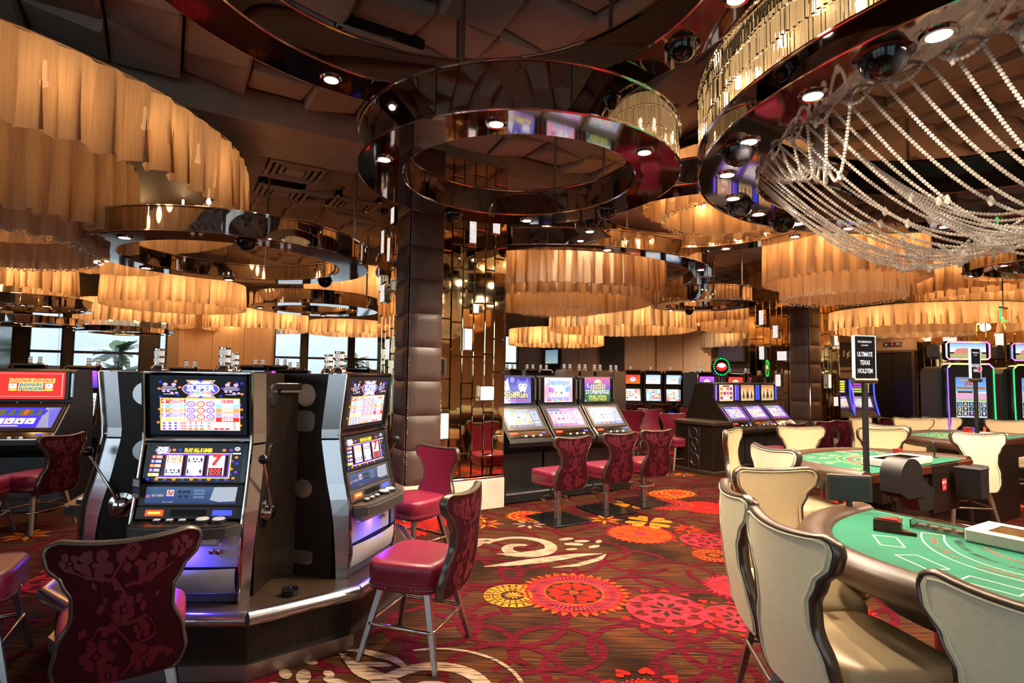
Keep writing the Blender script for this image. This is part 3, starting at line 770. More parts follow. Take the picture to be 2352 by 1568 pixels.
m = MB(); m.box((U1 - .06, 8.05, 2.35), (.04, .62, .85), .008, X=RG); m.build('frame', 'wall_beige', po)
a = Art(.001); a.rect(0, 0, .46, .66, (.012, .012, .013)); a.up(); a.text('1¢', 0, .02, .24, (.8, .8, .8), bold=.02)
a.build('print', 'print', po, Matrix.Translation(uv(-.075, 8.05 - 6.96)) @ Matrix.Translation((0, 0, 2.35)) @ XW)
# ---- television screens on the panelled wall
def tv(v, z, w, h, label, glow):
    t = thing('wall_screen', label, 'television', (0, 0, 0), 0, 'televisions on the panelled wall')
    m = MB(); m.box((U1 - .2, v, z), (.1, w, h), .01, X=RG); m.build('bezel', 'black', t)
    m = MB(); m.box((U1 - .1, v, z), (.12, .2, .2), X=RG); m.build('bracket', 'black', t)
    a = Art(.001); a.grad(0, 0, w - .12, h - .12, glow[0], glow[1]); a.build('screen', 'screen', t, Matrix.Translation(uv(U1 - .255, v, z)) @ RG @ Matrix.Rotation(-PI / 2, 4, 'Z') @ Matrix.Rotation(PI / 2, 4, 'X'))
tv(21.2, 2.55, 1.1, .75, 'television with a pale grey blue picture on the far panelled wall', ((.25, .35, .36), (.12, .2, .26)))
tv(11.5, 2.55, 1.0, .72, 'dark television above the green topped sign on the panelled wall', ((.01, .01, .02), (.006, .008, .02)))
# ================================================================== hanging light fittings
SPOT_E, DRUM_E = 150.0, 27.0
rl = random.Random(3)
def pol(r, a): return (r * math.cos(rad(a)), r * math.sin(rad(a)))
def downlight(t, x, y, z, spot=True, e=1.0, r=.05, cone=120):
    m = MB(); m.lathe([(r, -.012), (r + .022, -.014), (r + .03, .0), (r + .02, .004), (r, .0)], 16, Matrix.Translation((x, y, z)), closed=True)
    d = m.build('downlight', 'chrome', t)
    m = MB(); m.lathe([(r, -.006), (.0005, -.010)], 14, Matrix.Translation((x, y, z))); m.build('lamp', 'lamp', d, smooth=0)
    if spot: point_light(t, (x, y, z - .03), SPOT_E * e, (1, .80, .58), .05, 'SPOT', cone, .7)
def dome(t, x, y, z, r=.085):
    m = MB(); m.lathe([(.0005, -r * 1.05)] + [(r * math.sin(a), -r * 1.05 * math.cos(a)) for a in (.3, .6, .9, 1.2, 1.5)] + [(r * 1.2, .0), (r * 1.2, .012)], 18, Matrix.Translation((x, y, z)))
    m.build('camera_dome', 'gloss_black', t)
def ring(cx, cy, R, Ri, z, h, label, lamps=(), domes=(), rods=(), n=96, spot=True, se=1.0, band='dark_mirror'):
    t = thing('ring_pendant', label, 'ceiling ring', (cx, cy, z), 0, 'mirrored ceiling rings')
    m = MB(); m.lathe([(R - .02, .02), (R, .02), (R, h), (R - .02, h)], n, closed=True); m.build('outer_band', band, t)
    m = MB(); m.lathe([(Ri, .02), (Ri + .02, .02), (Ri + .02, h * .8), (Ri, h * .8)], n, closed=True); m.build('inner_band', band, t)
    m = MB(); m.lathe([(Ri, .0), (R, .0), (R, .018), (Ri, .018)], n, closed=True); m.build('bottom_plate', 'red_mirror', t, smooth=30)
    m = MB(); m.lathe([(Ri + .02, h * .72), (R - .02, h * .72), (R - .02, h * .74), (Ri + .02, h * .74)], n, closed=True); m.build('top_plate', 'gloss_black', t, smooth=30)
    for rr, zz in ((R + .004, .012), (R + .004, h), (Ri - .004, .012), (Ri - .004, h * .8)):
        m = MB(); m.tube([(rr * math.cos(2 * PI * k / n), rr * math.sin(2 * PI * k / n), zz) for k in range(n)], .011, 6, True); m.build('rim', 'chrome', t)
    rm = (R + Ri) / 2
    for a in lamps: downlight(t, *pol(rm, a), 0, spot, se, min(.05, R * .035))
    for a in domes: dome(t, *pol(rm, a), 0, min(.095, (R - Ri) * .33))
    for a in rods:
        x, y = pol(rm, a); m = MB(); m.tube([(x, y, h * .72), (x, y, ZC - z - .02)], .016, 8); m.build('suspension_rod', 'steel', t)
    return t
def curtain(R, zt, zh, folds, seg, rows, amp, seed):
    q = random.Random(seed); p1, p2 = q.uniform(0, 6), q.uniform(0, 6)
    js = [q.uniform(-.5, .5) for _ in range(folds + 1)]; js[-1] = js[0]
    am = [q.uniform(.55, 1.3) for _ in range(folds + 1)]; am[-1] = am[0]
    hz = [q.uniform(-.012, .012) for _ in range(folds + 1)]; hz[-1] = hz[0]
    nu = folds * seg
    def fn(a, b):
        x = (a * folds) % folds; i = int(x); f = x - i
        A = am[i] * (1 - f) + am[i + 1] * f; j = js[i] * (1 - f) + js[i + 1] * f
        w = math.sin(2 * PI * (x + .28 * b * j))
        sq = w * (1.25 - .25 * w * w)
        r = R + amp * A * sq * (.45 + .55 * b ** .7)
        th = 2 * PI * a + .62 * amp / R * math.sin(4 * PI * x + p1) * (.3 + .7 * b) + .9 * amp / R * j * b
        z = zt + (zh - zt) * b + (hz[i] * (1 - f) + hz[i + 1] * f + .012 * sq) * b
        return (r * math.cos(th), r * math.sin(th), z)
    m = MB(); m.grid(nu, rows, fn, closed=True); return m
def drum(cx, cy, tiers, label, nb=8, e=1.0, seg=6, rows=5, beads=False, rods=True, plate=True, fold=.2):
    zt = max(t[1] for t in tiers)
    t = thing('drum_lamp', label, 'drum chandelier', (cx, cy, 0), 0, 'pleated drum chandeliers')
    for k, (R, z1, z0) in enumerate(tiers):
        nf = max(18, int(2 * PI * R / fold))
        curtain(R, z1, z0, nf, seg, rows, (.058 if R > 1 else .04) * fold / .2, int(cx * 100) + k * 7).build(('outer_curtain', 'inner_curtain', 'bottom_curtain')[k], 'fabric', t, smooth=180)
        n = max(40, int(R * 34)); m = MB(); m.tube([(R * math.cos(2 * PI * i / n) * 1.006, R * math.sin(2 * PI * i / n) * 1.006, z1 + .004) for i in range(n)], .009, 6, True); m.build('rim', 'chrome', t)
        if beads and k == len(tiers) - 1:
            m = MB(); q = random.Random(k)
            for i in range(int(2 * PI * R / .03)):
                a = .03 / R * i
                for zz in (0, -.022):
                    r_ = R + q.uniform(-.025, .025); s = q.uniform(.009, .014)
                    p = (r_ * math.cos(a), r_ * math.sin(a), z0 + zz + q.uniform(-.012, .008))
                    m.add([(p[0] + s, p[1], p[2]), (p[0] - s, p[1], p[2]), (p[0], p[1] + s, p[2]), (p[0], p[1] - s, p[2]), (p[0], p[1], p[2] + s), (p[0], p[1], p[2] - s)], [(0, 2, 4), (2, 1, 4), (1, 3, 4), (3, 0, 4), (2, 0, 5), (1, 2, 5), (3, 1, 5), (0, 3, 5)])
            m.build('bead_fringe', 'bead', t, smooth=0, kind='stuff')
    R = tiers[0][0]
    if plate:
        n = 48; m = MB(); m.lathe([(.02, zt + .01), (R - .01, zt + .01), (R - .01, zt + .025), (.02, zt + .025)], n, closed=True); m.build('top_plate', 'wall_dark', t, smooth=30)  # opaque disc added to keep the bulbs from lighting the ceiling
    for k in range(nb):
        a = 360 * (k + .37) / nb; x, y = pol(R - min(.3, R * .24), a); zl = tiers[0][1] - .19
        m = MB(); m.lathe([(.0005, zl - .045), (.028, zl - .02), (.03, zl), (.016, zl + .03), (.013, zl + .17), (.0005, zl + .17)], 8, Matrix.Translation((x, y, 0))); m.build('bulb', 'bulb', t)
        point_light(t, (x, y, zl - .07), DRUM_E * e * R * R / nb * 8 / (nb if nb > 8 else 8) * (1.6 if R > 2 else 1.9), (1, .50, .18), .11)
    if rods:
        for a in (20, 140, 260):
            x, y = pol(R * .8, a); m = MB(); m.tube([(x, y, zt + .02), (x, y, ZC - .02)], .013, 6); m.build('suspension_rod', 'steel', t)
    return t

# ---- mirrored rings
ring(-.32, 2.72, 1.72, 1.40, 3.80, .34, 'large dark ring hanging highest at the top centre, cut by the frame', (72, 10, 130, -60), (112, 28), (95, 50, 150, 10), se=.25)
ring(.04, 4.9, 1.375, 1.02, 3.40, .34, 'central smoked mirror ring with four lit downlights, nearest in full view', (206, 322, 85, 262), (125, 40), (70, 250, 160, 330), se=1.7)
ring(-3.36, 6.75, 1.54, 1.20, 3.00, .25, 'mirrored ring at left below the big pleated drum', (165, 120, 250, 200), (60, 300), (100, 20, 215), se=.5)
ring(-4.0, 11.35, 1.22, .84, 2.95, .25, 'small far mirrored ring above the window bay at left', (200, 100), (), (90, 0), n=64, spot=False)
ring(2.38, 6.85, 1.6, 1.27, 3.58, .26, 'mirrored ring around the beaded drum right of the central ring', (165, 60, 20, 215), (280, 185), (60, 120, 200), se=.8)
ring(.56, 10.5, 3.05, 2.72, 3.45, .24, 'widest mirrored ring behind the central pier, around a three tier drum', (255, 285, 330, 15), (), (60, 330, 200), se=.8)
ring(3.75, 11.0, .98, .72, 3.10, .27, 'small mirrored ring in front of the right mirror column', (120, 240), (90,), (90, 10, 200), n=64, se=.6)
ring(7.25, 7.35, 1.03, .80, 3.20, .3, 'small mirrored ring at the right edge below the bead chandelier', (190, 230, 140), (205, 160), (20, 120), n=64, se=.8)
ring(-9.6, 11.2, .95, .7, 2.88, .2, 'low mirrored ring at the far left edge', (300, 20), (), (90,), n=56, spot=False)
ring(-10.5, 12.1, 1.0, .72, 2.62, .16, 'far mirrored ring behind the low ring at the left edge', (300, 20), (), (90,), n=56, spot=False)
ring(-10.85, 15.8, 1.2, .9, 2.70, .14, 'thin mirrored ring in front of the left wide window', (300, 20), (), (90,), n=56, spot=False)

# ---- pleated drums
drum(-5.7, 5.3, [(2.80, 4.02, 3.35), (1.72, 3.85, 3.03), (1.43, 3.2, 2.9)], 'biggest pleated drum lamp in three tiers, cut by the left edge', 20, .68, 8, 8, True, fold=.23)
drum(-7.1, 9.25, [(1.2, 4.0, 3.45)], 'pleated drum lamp below the biggest drum at the left', 9, 1.1)
drum(-10.5, 11.0, [(1.5, 3.75, 3.2)], 'pleated drum lamp at the far left above the mirror column', 9, 1.0)
drum(-8.61, 14.3, [(1.585, 3.93, 3.28)], 'pleated drum lamp below the left mirrored ring, seen from beneath', 10, 1.1)
drum(-11.6, 17.3, [(1.54, 3.75, 3.08)], 'pleated drum lamp in front of the left windows, beneath its neighbour', 9, 1.1)
drum(-8.66, 19.0, [(1.6, 3.67, 3.06)], 'far pleated drum lamp above the striped panels at left', 8, 1.1, 5, 4)
drum(-3.85, 13.2, [(1.0, 4.1, 3.4)], 'drum lamp left of the central pier above a small mirrored ring', 7, 1.2)
drum(-5.1, 17.6, [(1.18, 3.27, 2.87)], 'lower drum lamp behind the small ring left of the central pier', 7, 1.1, 5, 4)
drum(.9, 10.95, [(1.98, 3.92, 3.2), (1.72, 3.7, 3.07), (.75, 3.3, 2.93)], 'three tier beaded drum lamp right of the central pier', 14, 1.0, 8, 6, True)
drum(3.17, 16.3, [(2.05, 3.57, 3.0)], 'wide single tier drum lamp above the far slot machines', 11, 1.1)
drum(1.57, 20.0, [(1.66, 3.3, 2.75)], 'far drum lamp beside the central mirror column', 8, 1.1, 5, 4)
drum(6.4, 15.6, [(1.3, 3.78, 3.2), (1.05, 3.5, 3.02)], 'two tier drum lamp left of the right mirror column', 8, 1.1, 6, 4)
drum(7.8, 18.6, [(1.45, 3.18, 2.67)], 'far drum lamp beneath the two tier lamp by the right column', 7, 1.1, 5, 4)
drum(2.72, 6.95, [(1.05, 4.3, 3.84), (.82, 4.15, 3.70)], 'beaded drum lamp inside a mirrored ring right of centre', 9, 1.3, 8, 6, True)
drum(4.98, 8.45, [(1.06, 3.95, 3.15), (.82, 3.45, 2.92)], 'tall two tier beaded drum lamp in front of the right column', 10, 1.3, 8, 6, True)
drum(9.15, 10.2, [(1.6, 3.95, 3.28), (1.42, 3.6, 3.19)], 'large two tier drum lamp at the right edge above the lift', 9, 1.1, 7, 5)
drum(8.8, 12.0, [(1.8, 3.16, 2.76), (.85, 2.95, 2.66)], 'low wide drum lamp in front of the lift door', 11, 1.1, 6, 5, True)
drum(11.6, 4.6, [(1.5, 3.9, 3.2)], 'unseen drum lamp added beyond the right edge for the mirrors to reflect', 8, 1.1, 6, 4)  # added out of view: amber for the mirrors, warm fill on the right
drum(8.2, .6, [(1.6, 3.9, 3.2)], 'unseen drum lamp added behind the gaming tables for the mirrors to reflect', 8, 1.1, 6, 4)  # second unseen lamp, added for mirror reflections and fill
drum(9.0, 8.3, [(.8, 3.1, 2.72)], 'small pale drum lamp above the curved neon slot machine', 6, 1.0, 6, 4, True)

# ---- the big crystal chandelier at the upper right
CX, CY, CZ, CRo, CRi = 3.93, 3.9, 3.38, 2.49, 2.04
ch = thing('crystal_chandelier', 'huge round chandelier with crystal rod wall and swagged bead strands at upper right', 'chandelier', (CX, CY, CZ))
n = 120
m = MB(); m.lathe([(CRo - .03, .0), (CRo, .0), (CRo, .16), (CRo - .03, .16)], n, closed=True); m.build('lower_band', 'dark_mirror', ch)
m = MB(); m.lathe([(CRo - .05, .66), (CRo + .01, .66), (CRo + .01, .71), (CRo - .05, .71)], n, closed=True); m.build('upper_band', 'chrome', ch)
m = MB(); m.lathe([(CRi, .0), (CRo - .03, .0), (CRo - .03, .02), (CRi, .02)], n, closed=True); m.build('bottom_plate', 'red_mirror', ch, smooth=30)
m = MB(); m.lathe([(CRi, .02), (CRi + .02, .02), (CRi + .02, .3), (CRi, .3)], n, closed=True); m.build('inner_band', 'dark_mirror', ch)
m = MB(); m.lathe([(CRi, .66), (CRo - .05, .66), (CRo - .05, .68), (CRi, .68)], n, closed=True); m.build('top_plate', 'gloss_black', ch, smooth=30)
for rr, zz in ((CRo + .004, .0), (CRo + .006, .16), (CRi - .004, .01), (CRi - .004, .3)):
    m = MB(); m.tube([(rr * math.cos(2 * PI * k / n), rr * math.sin(2 * PI * k / n), zz) for k in range(n)], .009, 6, True); m.build('rim', 'chrome', ch)
m = MB()
rows = 3; rh = .165
nr = int(2 * PI * CRo / .042)
for r_ in range(rows):
    for k in range(nr):
        a = 2 * PI * (k + .5 * (r_ % 2)) / nr; w = .015; R = CRo - .018 + rl.uniform(-.008, .008); z0 = .165 + r_ * rh; z1 = z0 + rh - .012
        X = Matrix.Rotation(a, 4, 'Z') @ Matrix.Translation((R, 0, 0)) @ Matrix.Rotation(rl.uniform(-.5, .5), 4, 'Z')
        m.prism([(w, 0), (0, w), (-w * .8, 0), (0, -w)], z0, z1, 'z', X)
m.build('crystal_rods', 'crystal', ch, smooth=0, kind='stuff')
m = MB(); m.lathe([(CRo - .13, .17), (CRo - .125, .17), (CRo - .125, .65), (CRo - .13, .65)], n, closed=True)
m.build('backlight_diffuser', emat('warm_diffuser', (1, .62, .27), .55), ch)
m = MB(); m.lathe([(CRo - .15, .02), (CRo - .14, .02), (CRo - .14, .66), (CRo - .15, .66)], n, closed=True); m.build('inner_shroud', 'gloss_black', ch)
for k in range(60):
    x, y = pol(CRo - .085, k * 6 + 3)
    m = MB(); m.lathe([(.0005, .3), (.02, .315), (.024, .36), (.02, .40), (.0005, .415)], 8, Matrix.Translation((x, y, rl.choice((-.09, .05, .0))))); m.build('bulb', 'bulb', ch)
for a in list(range(95, 275, 17)) + [40, 70, 290, 320]:
    downlight(ch, *pol((CRo + CRi) / 2, a), 0, a > 90, .6, .055, 172)
for a in (139, 176, 208, 117): dome(ch, *pol((CRo + CRi) / 2 + .02, a), 0, .12)
for a in (150, 215, 80, 270, 330):
    m = MB(); m.tube([(*pol(CRi + .1, a), .68), (*pol(CRi + .1, a), ZC - CZ - .02)], .018, 8); m.build('suspension_rod', 'steel', ch)
HR, HZ = .62, .16
HX, HY = .95, -.45
def hp(r, a): x, y = pol(r, a); return (x + HX, y + HY)
m = MB(); m.lathe([(HR - .1, HZ), (HR + .1, HZ), (HR + .1, HZ + .1), (HR - .1, HZ + .1)], 48, closed=True); hb = m.build('hub_ring', 'dark_mirror', ch, smooth=30, loc=(HX, HY, 0))
for a in range(10, 370, 45): downlight(ch, *hp(HR, a), HZ, True, 1.1, .05, 172)
for a in (0, 120, 240):
    m = MB(); m.tube([(*hp(HR, a), HZ + .1), (*hp(HR, a), ZC - CZ - .02)], .014, 8); m.build('suspension_rod', 'steel', ch)
OCT = [(0, 2, 4), (2, 1, 4), (1, 3, 4), (3, 0, 4), (2, 0, 5), (1, 2, 5), (3, 1, 5), (0, 3, 5)]
_g = (1 + 5 ** .5) / 2; _gl = math.hypot(1, _g)
ICO = [(i / _gl, j / _gl, k / _gl) for i, j, k in ((-1, _g, 0), (1, _g, 0), (-1, -_g, 0), (1, -_g, 0), (0, -1, _g), (0, 1, _g), (0, -1, -_g), (0, 1, -_g), (_g, 0, -1), (_g, 0, 1), (-_g, 0, -1), (-_g, 0, 1))]
ICF = [(0, 11, 5), (0, 5, 1), (0, 1, 7), (0, 7, 10), (0, 10, 11), (1, 5, 9), (5, 11, 4), (11, 10, 2), (10, 7, 6), (7, 1, 8), (3, 9, 4), (3, 4, 2), (3, 2, 6), (3, 6, 8), (3, 8, 9), (4, 9, 5), (2, 4, 11), (6, 2, 10), (8, 6, 7), (9, 8, 1)]
def strand(a, b, sag, skew=.5, s=.0125, step=.0215, drop=None):
    a, b = Vector(a), Vector(b); pts = []
    for i in range(61):
        t = i / 60; p = a.lerp(b, t)
        q = t ** (math.log(.5) / math.log(skew)); p.z -= sag * (1 - (2 * q - 1) ** 2); pts.append(p)
    m = MB(); acc = 0; k = 0
    for i in range(60):
        d = (pts[i + 1] - pts[i]).length
        while acc <= d:
            p = pts[i].lerp(pts[i + 1], acc / d); ss = s; k += 1
            zz = ss
            if drop and k in drop: ss, zz = s * 1.5, s * 3.0
            m.add([(p.x + ss * x, p.y + ss * y, p.z + zz * z) for x, y, z in ICO], ICF)
            acc += step
        acc -= d
    m.build('bead_strand', 'bead', ch, smooth=0, kind='stuff')
ri = CRi - .01
for k in range(58):
    a = 140 + k * 3.3
    strand((*pol(ri, a), .06), (*hp(HR + .08, a + 4), HZ), rl.uniform(.78, .95), .53, drop=(rl.randint(40, 70), rl.randint(80, 110)))
for k in range(24):
    a = 150 + k * 7.6; strand((*pol(ri, a), .05), (*pol(ri, a + 7.6), .05), .1, drop=(7,))
hx, hy = at(1888, 272, Y=4.05).x - CX, 4.05 - CY
for k in range(13):
    a = 134 + k * 5.4; strand((*pol(ri, a), .25 - .01 * k), (hx, hy, .17), .18 + .028 * k, .5, drop=(30,))
for k in range(7):
    strand((hx, hy, .17), (*hp(HR + .08, 168 + k * 9), HZ), .7 + .06 * k, .55)
def radial(a, t, sag=.86):
    p = Vector((*pol(ri, a), .06)).lerp(Vector((*hp(HR + .08, a + 4), HZ)), t); q = t ** (math.log(.5) / math.log(.53)); p.z -= sag * (1 - (2 * q - 1) ** 2); return p
for k in range(34):
    a = 146 + k * 5.2; t0 = .40 + .06 * (k % 4)
    strand(radial(a, t0), radial(a + 11, t0 + .1), .10, .5, drop=(9,))
    if k % 2: strand(radial(a, .78), radial(a + 14, .62), .14, .5)
# ---- recessed lamps in the beam and ceiling beyond, plus fill lamps added behind the view
for k, (u, v, z) in enumerate([(3.4, 6.6, ZC - .283), (4.6, 6.6, ZC - .283), (5.6, 6.9, ZC - .283), (9.5, 6.8, ZC - .283), (8.5, 11, ZC - .06), (5.5, 13.5, ZC - .06), (10.5, 13.5, ZC - .06), (13, 15.5, ZC - .06), (13.2, 12, ZC - .06), (6.5, -1.0, ZC - .06), (3.5, -2.5, ZC - .06), (-1.5, -2.5, ZC - .06), (8.5, 1.2, ZC - .06), (12.5, 4, ZC - .06), (-2.0, 9.5, ZC - .06)]):
    p = uv(u, v, z)
    names = ['left recessed lamp in the dropped beam seen through the central ring', 'right recessed lamp in the dropped beam seen through the central ring', 'third recessed lamp along the dropped beam', 'recessed lamp in the beam near the right column']
    t = thing('recessed_lamp', names[k] if k < 4 else ['recessed ceiling lamp over the far aisle', 'recessed ceiling lamp beyond the widest ring', 'recessed ceiling lamp before the right panelled wall', 'recessed lamp washing the striped panels', 'recessed lamp beside the right column', 'unseen fill lamp added behind the gaming table', 'unseen fill lamp added behind the aisle', 'unseen fill lamp added behind the carousel', 'recessed lamp over the dealer pit', 'recessed lamp over the neon slot machines', 'recessed lamp over the left bank'][k - 4], 'recessed lamp', p)
    downlight(t, 0, 0, 0, True, 4.0 if k in (6, 7, 8) else .45 if 9 <= k <= 11 else 1.2, .06)
# ================================================================== stools
def lerp_tab(tab, t):
    for (a, x), (b, y) in zip(tab, tab[1:]):
        if t <= b:
            k = (t - a) / (b - a); k = k * k * (3 - 2 * k); return x + (y - x) * k
    return tab[-1][1]
WT = [(0, .205), (.05, .232), (.14, .248), (.30, .232), (.50, .185), (.62, .186), (.74, .222), (.86, .282), (.93, .29), (.97, .281), (.99, .262), (1.0, .235)]
class BackShape:
    def __init__(s, z0, H): s.z0, s.H = z0, H
    def w(s, t): return .94 * lerp_tab(WT, t)
    def y(s, x, t): return -.205 - .02 * math.sin(PI * t) - .085 * t + (.34 + .75 * max(0, t - .45)) * x * x
    def p(s, q, t, dy=0.0, inset=0.0):
        x = q * max(0, s.w(t) - inset); zz = s.z0 + (s.H - s.z0) * t - .018 * t * (1 - q * q)
        return (x, s.y(x, t) + dy, zz)
def damask_art():
    a = Art(.0); q = random.Random(9)
    col = (.085, .0022, .012)
    X = lambda x: x / .235
    def fl(x, t, r, n=6):
        ph = q.uniform(0, 6)
        for k in range(n):
            w = ph + 2 * PI * k / n
            cx, cy = x + r * .62 * math.cos(w), t + r * .62 * math.sin(w) / .52
            a.poly([(X(cx + r * .42 * math.cos(w + e) * (1 if abs(e) < 1 else .75)), cy + r * .42 * math.sin(w + e) / .52) for e in (-2.6, -1.6, -.8, 0, .8, 1.6, 2.6)], col, ctr=(X(cx), cy))
        a.ell(X(x), t, X(r * .2), r * .2 / .52, col, 8)
    def leaf(x, t, r, w):
        ux, uy = math.cos(w), math.sin(w)
        pts = []
        for k in range(7):
            f = k / 6; b = math.sin(PI * f) * .36; pts.append((f, b))
        P = [(x + r * (f * ux - b * uy), t + r * (f * uy + b * ux) / .52) for f, b in pts] + [(x + r * (f * ux + b * uy), t + r * (f * uy - b * ux) / .52) for f, b in pts[::-1]]
        a.poly([(X(i), j) for i, j in P], col)
    fl(.0, .53, .062, 6); fl(-.1, .86, .06, 5); fl(.1, .80, .055, 6); fl(.02, .95, .03); fl(-.1, .22, .062, 6); fl(.09, .14, .055, 5); fl(.085, .36, .04, 5); fl(-.05, .06, .045, 6); fl(-.18, .88, .035, 5); fl(.19, .9, .04, 5)
    for pts in ([(0, .02), (.05, .2), (-.03, .4), (.02, .6), (-.06, .75), (.0, .95)], [(.02, .42), (.12, .46), (.14, .3), (.06, .26)], [(-.02, .4), (-.12, .42), (-.15, .3)], [(.0, .7), (.1, .72), (.2, .8)], [(-.06, .75), (-.16, .78), (-.22, .85)], [(.03, .1), (.15, .2), (.2, .12)]):
        c = []
        for i in range(len(pts) - 1):
            for j in range(8):
                k = j / 8; c.append((X(pts[i][0] + (pts[i + 1][0] - pts[i][0]) * k + .012 * math.sin(PI * k)), pts[i][1] + (pts[i + 1][1] - pts[i][1]) * k))
        a.strip(c, .014, col)
    for k in range(34): leaf(q.uniform(-.17, .17), q.uniform(.04, .94), q.uniform(.03, .055), q.uniform(0, 6.28))
    return a
def make_chair(style, kind):
    cream = style == 'cream'
    sz, H = (.68, 1.14) if cream else (.58, 1.0)
    t = thing('gaming_stool' if cream else 'slot_stool', 'stool', 'stool')
    fm, rm = ('cream', 'pale') if cream else ('maroon', 'maroon_cloth')
    B = BackShape(sz - .19, H)
    T = .044
    m = MB(); m.grid(22, 44, lambda a, b: B.p(2 * a - 1, b, .0, .008)); m.f = [f[::-1] for f in m.f]
    back = m.build('backrest', fm, t, smooth=180)
    m = MB(); m.grid(22, 44, lambda a, b: B.p(2 * a - 1, b, -T, .008))
    rear = m.build('back_panel', rm, t, smooth=180)
    # frame: closed section swept round the outline
    ts = [k / 30 for k in range(27)] + [.89, .92, .945, .96, .97, .98, .988, .995, 1.0]
    path = [(-1, k) for k in ts] + [(-1 + 2 * k / 20, 1) for k in range(1, 20)] + [(1, k) for k in ts[::-1]] + [(1 - 2 * k / 12, 0) for k in range(1, 12)]
    m = MB(); n = 10; L = len(path); vs = []
    P0 = [Vector(B.p(q, tt, -T / 2)) for q, tt in path]
    for i, p in enumerate(P0):
        d = P0[(i + 1) % L] - P0[i - 1]; nx = Vector((-d.z, 0, d.x)).normalized()
        bt = path[i][1] == 0 and abs(path[i][0]) < 1
        for k in range(n):
            w = 2 * PI * k / n; vs.append(p + nx * (.007 if bt else .011) * math.cos(w) + Vector((0, 1, 0)) * (.023 if bt else .026) * math.sin(w))
    m.add(vs, [(i * n + k, i * n + (k + 1) % n, ((i + 1) % L) * n + (k + 1) % n, ((i + 1) % L) * n + k) for i in range(L) for k in range(n)])
    m.build('back_frame', 'bronze', t, smooth=180)
    if cream:
        for dy, par in ((-T - .003, rear), (.003, back)):
            m = MB(); pp = [(-1, .03 + .94 * k / 36) for k in range(37)] + [(-1 + 2 * k / 18, .985) for k in range(1, 18)] + [(1, .97 - .94 * k / 36) for k in range(37)]
            m.tube([B.p(q, tt, dy, .024) for q, tt in pp], .0042, 5); m.build('piping', 'pale' if par is rear else 'cream', par, smooth=180)
    else:
        a = damask_art(); link('damask_motif', a.mesh('damask_motif', 'print', lambda x, y, z: B.p(max(-1, min(1, x)), max(0, min(1, y)), -T - .0022, .022)), rear, kind='stuff')
    # seat
    m = MB(); n = 40; rows = [(.0, -.165), (.93, -.165), (.985, -.152), (.995, -.12), (.985, -.114), (1.0, -.106), (1.01, -.05), (1.005, -.022), (.985, -.008), (.94, .002), (.8, .009), (.4, .015), (0.002, .016)]
    def sp(k, s, z):
        a = 2 * PI * k / n; c, q = math.cos(a), math.sin(a); e = .42
        x = .245 * s * math.copysign(abs(c) ** e, c); y = .235 * s * math.copysign(abs(q) ** e, q) + .03
        return (x * (1 + .06 * (y / .235)), y, sz + z)
    vs = [sp(k, s, z) for s, z in rows for k in range(n)]
    m.add(vs, [(r * n + k, r * n + (k + 1) % n, (r + 1) * n + (k + 1) % n, (r + 1) * n + k) for r in range(len(rows) - 1) for k in range(n)])
    seat = m.build('seat', fm, t, smooth=60)
    m = MB()
    for k in range(76):
        p = sp(k * n / 76, 1.0, -.135)
        if p[1] < -.17: continue
        s = .0062; x, y, z = p
        m.add([(x + s, y, z), (x - s, y, z), (x, y + s, z), (x, y - s, z), (x, y, z + s), (x, y, z - s)], OCT)
    m.build('nailhead_trim', 'chrome', seat, smooth=180, kind='stuff')
    if kind == 'legs':
        zt = sz - .165
        for sx in (-1, 1):
            for sy in (-1, 1):
                m = MB(); m.tube([(sx * .165, .03 + sy * .15, zt + .01), (sx * .25, .03 + sy * .25, 0)], [.026, .017], 4); m.build('leg', 'steel' if not cream or sy < 0 else 'bronze', t, smooth=0)
        f = .3 if cream else .21
        k = 1 - f / zt; hx, hy = .165 + .085 * k + .014, .15 + .10 * k + .014
        pts = []
        for cx, cy, a0 in ((hx, hy, 0), (-hx, hy, 90), (-hx, -hy, 180), (hx, -hy, 270)):
            for j in range(4): a = rad(a0 + 30 * j); pts.append((cx - math.copysign(.03, cx) + .03 * math.cos(a), .03 + cy - math.copysign(.03, cy) + .03 * math.sin(a), f))
        m = MB(); m.tube(pts, .0115, 8, True); m.build('foot_rail', 'chrome' if not cream else 'steel', t, smooth=180)
    else:
        m = MB(); m.lathe([(.03, .42), (.026, .415), (.026, sz - .17), (.075, sz - .165)], 16); m.build('gas_strut', 'black', t)
        m = MB(); m.lathe([(.0005, .02), (.042, .02), (.042, .36), (.034, .365), (.034, .43), (.0005, .43)], 20); m.build('pedestal', 'steel', t)
        m = MB(); m.box((0, .0, .01), (.52, .6, .016), .004); m.build('base_plate', 'gloss_black', t)
        m = MB(); m.tube([(.17 * math.cos(2 * PI * k / 28), .17 * math.sin(2 * PI * k / 28) + .05, .24) for k in range(28)], .011, 8, True); m.build('foot_rail', 'chrome', t, smooth=180)
        m = MB()
        for a in (40, 140): m.tube([(*pol(.04, a), .10), (.17 * math.cos(rad(a)), .17 * math.sin(rad(a)) + .05, .24)], .007, 6)
        m.build('strut', 'chrome', t)
        m = MB(); m.tube([(.05, -.02, sz - .18), (.2, -.16, sz - .22)], .006, 6); m.build('height_lever', 'black', t)
    return t
_proto = {}
def chair(style, kind, x, y, rz, label, group):
    k = (style, kind)
    if k not in _proto:
        o = _proto[k] = make_chair(style, kind); o.location = (x, y, 0); o.rotation_euler = (0, 0, rad(rz)); o['label'] = label; o['group'] = group
        return o
    return dup(_proto[k], (x, y, 0), rad(rz), label, group)
GM, GC = 'maroon slot stools', 'cream stools at the gaming tables'
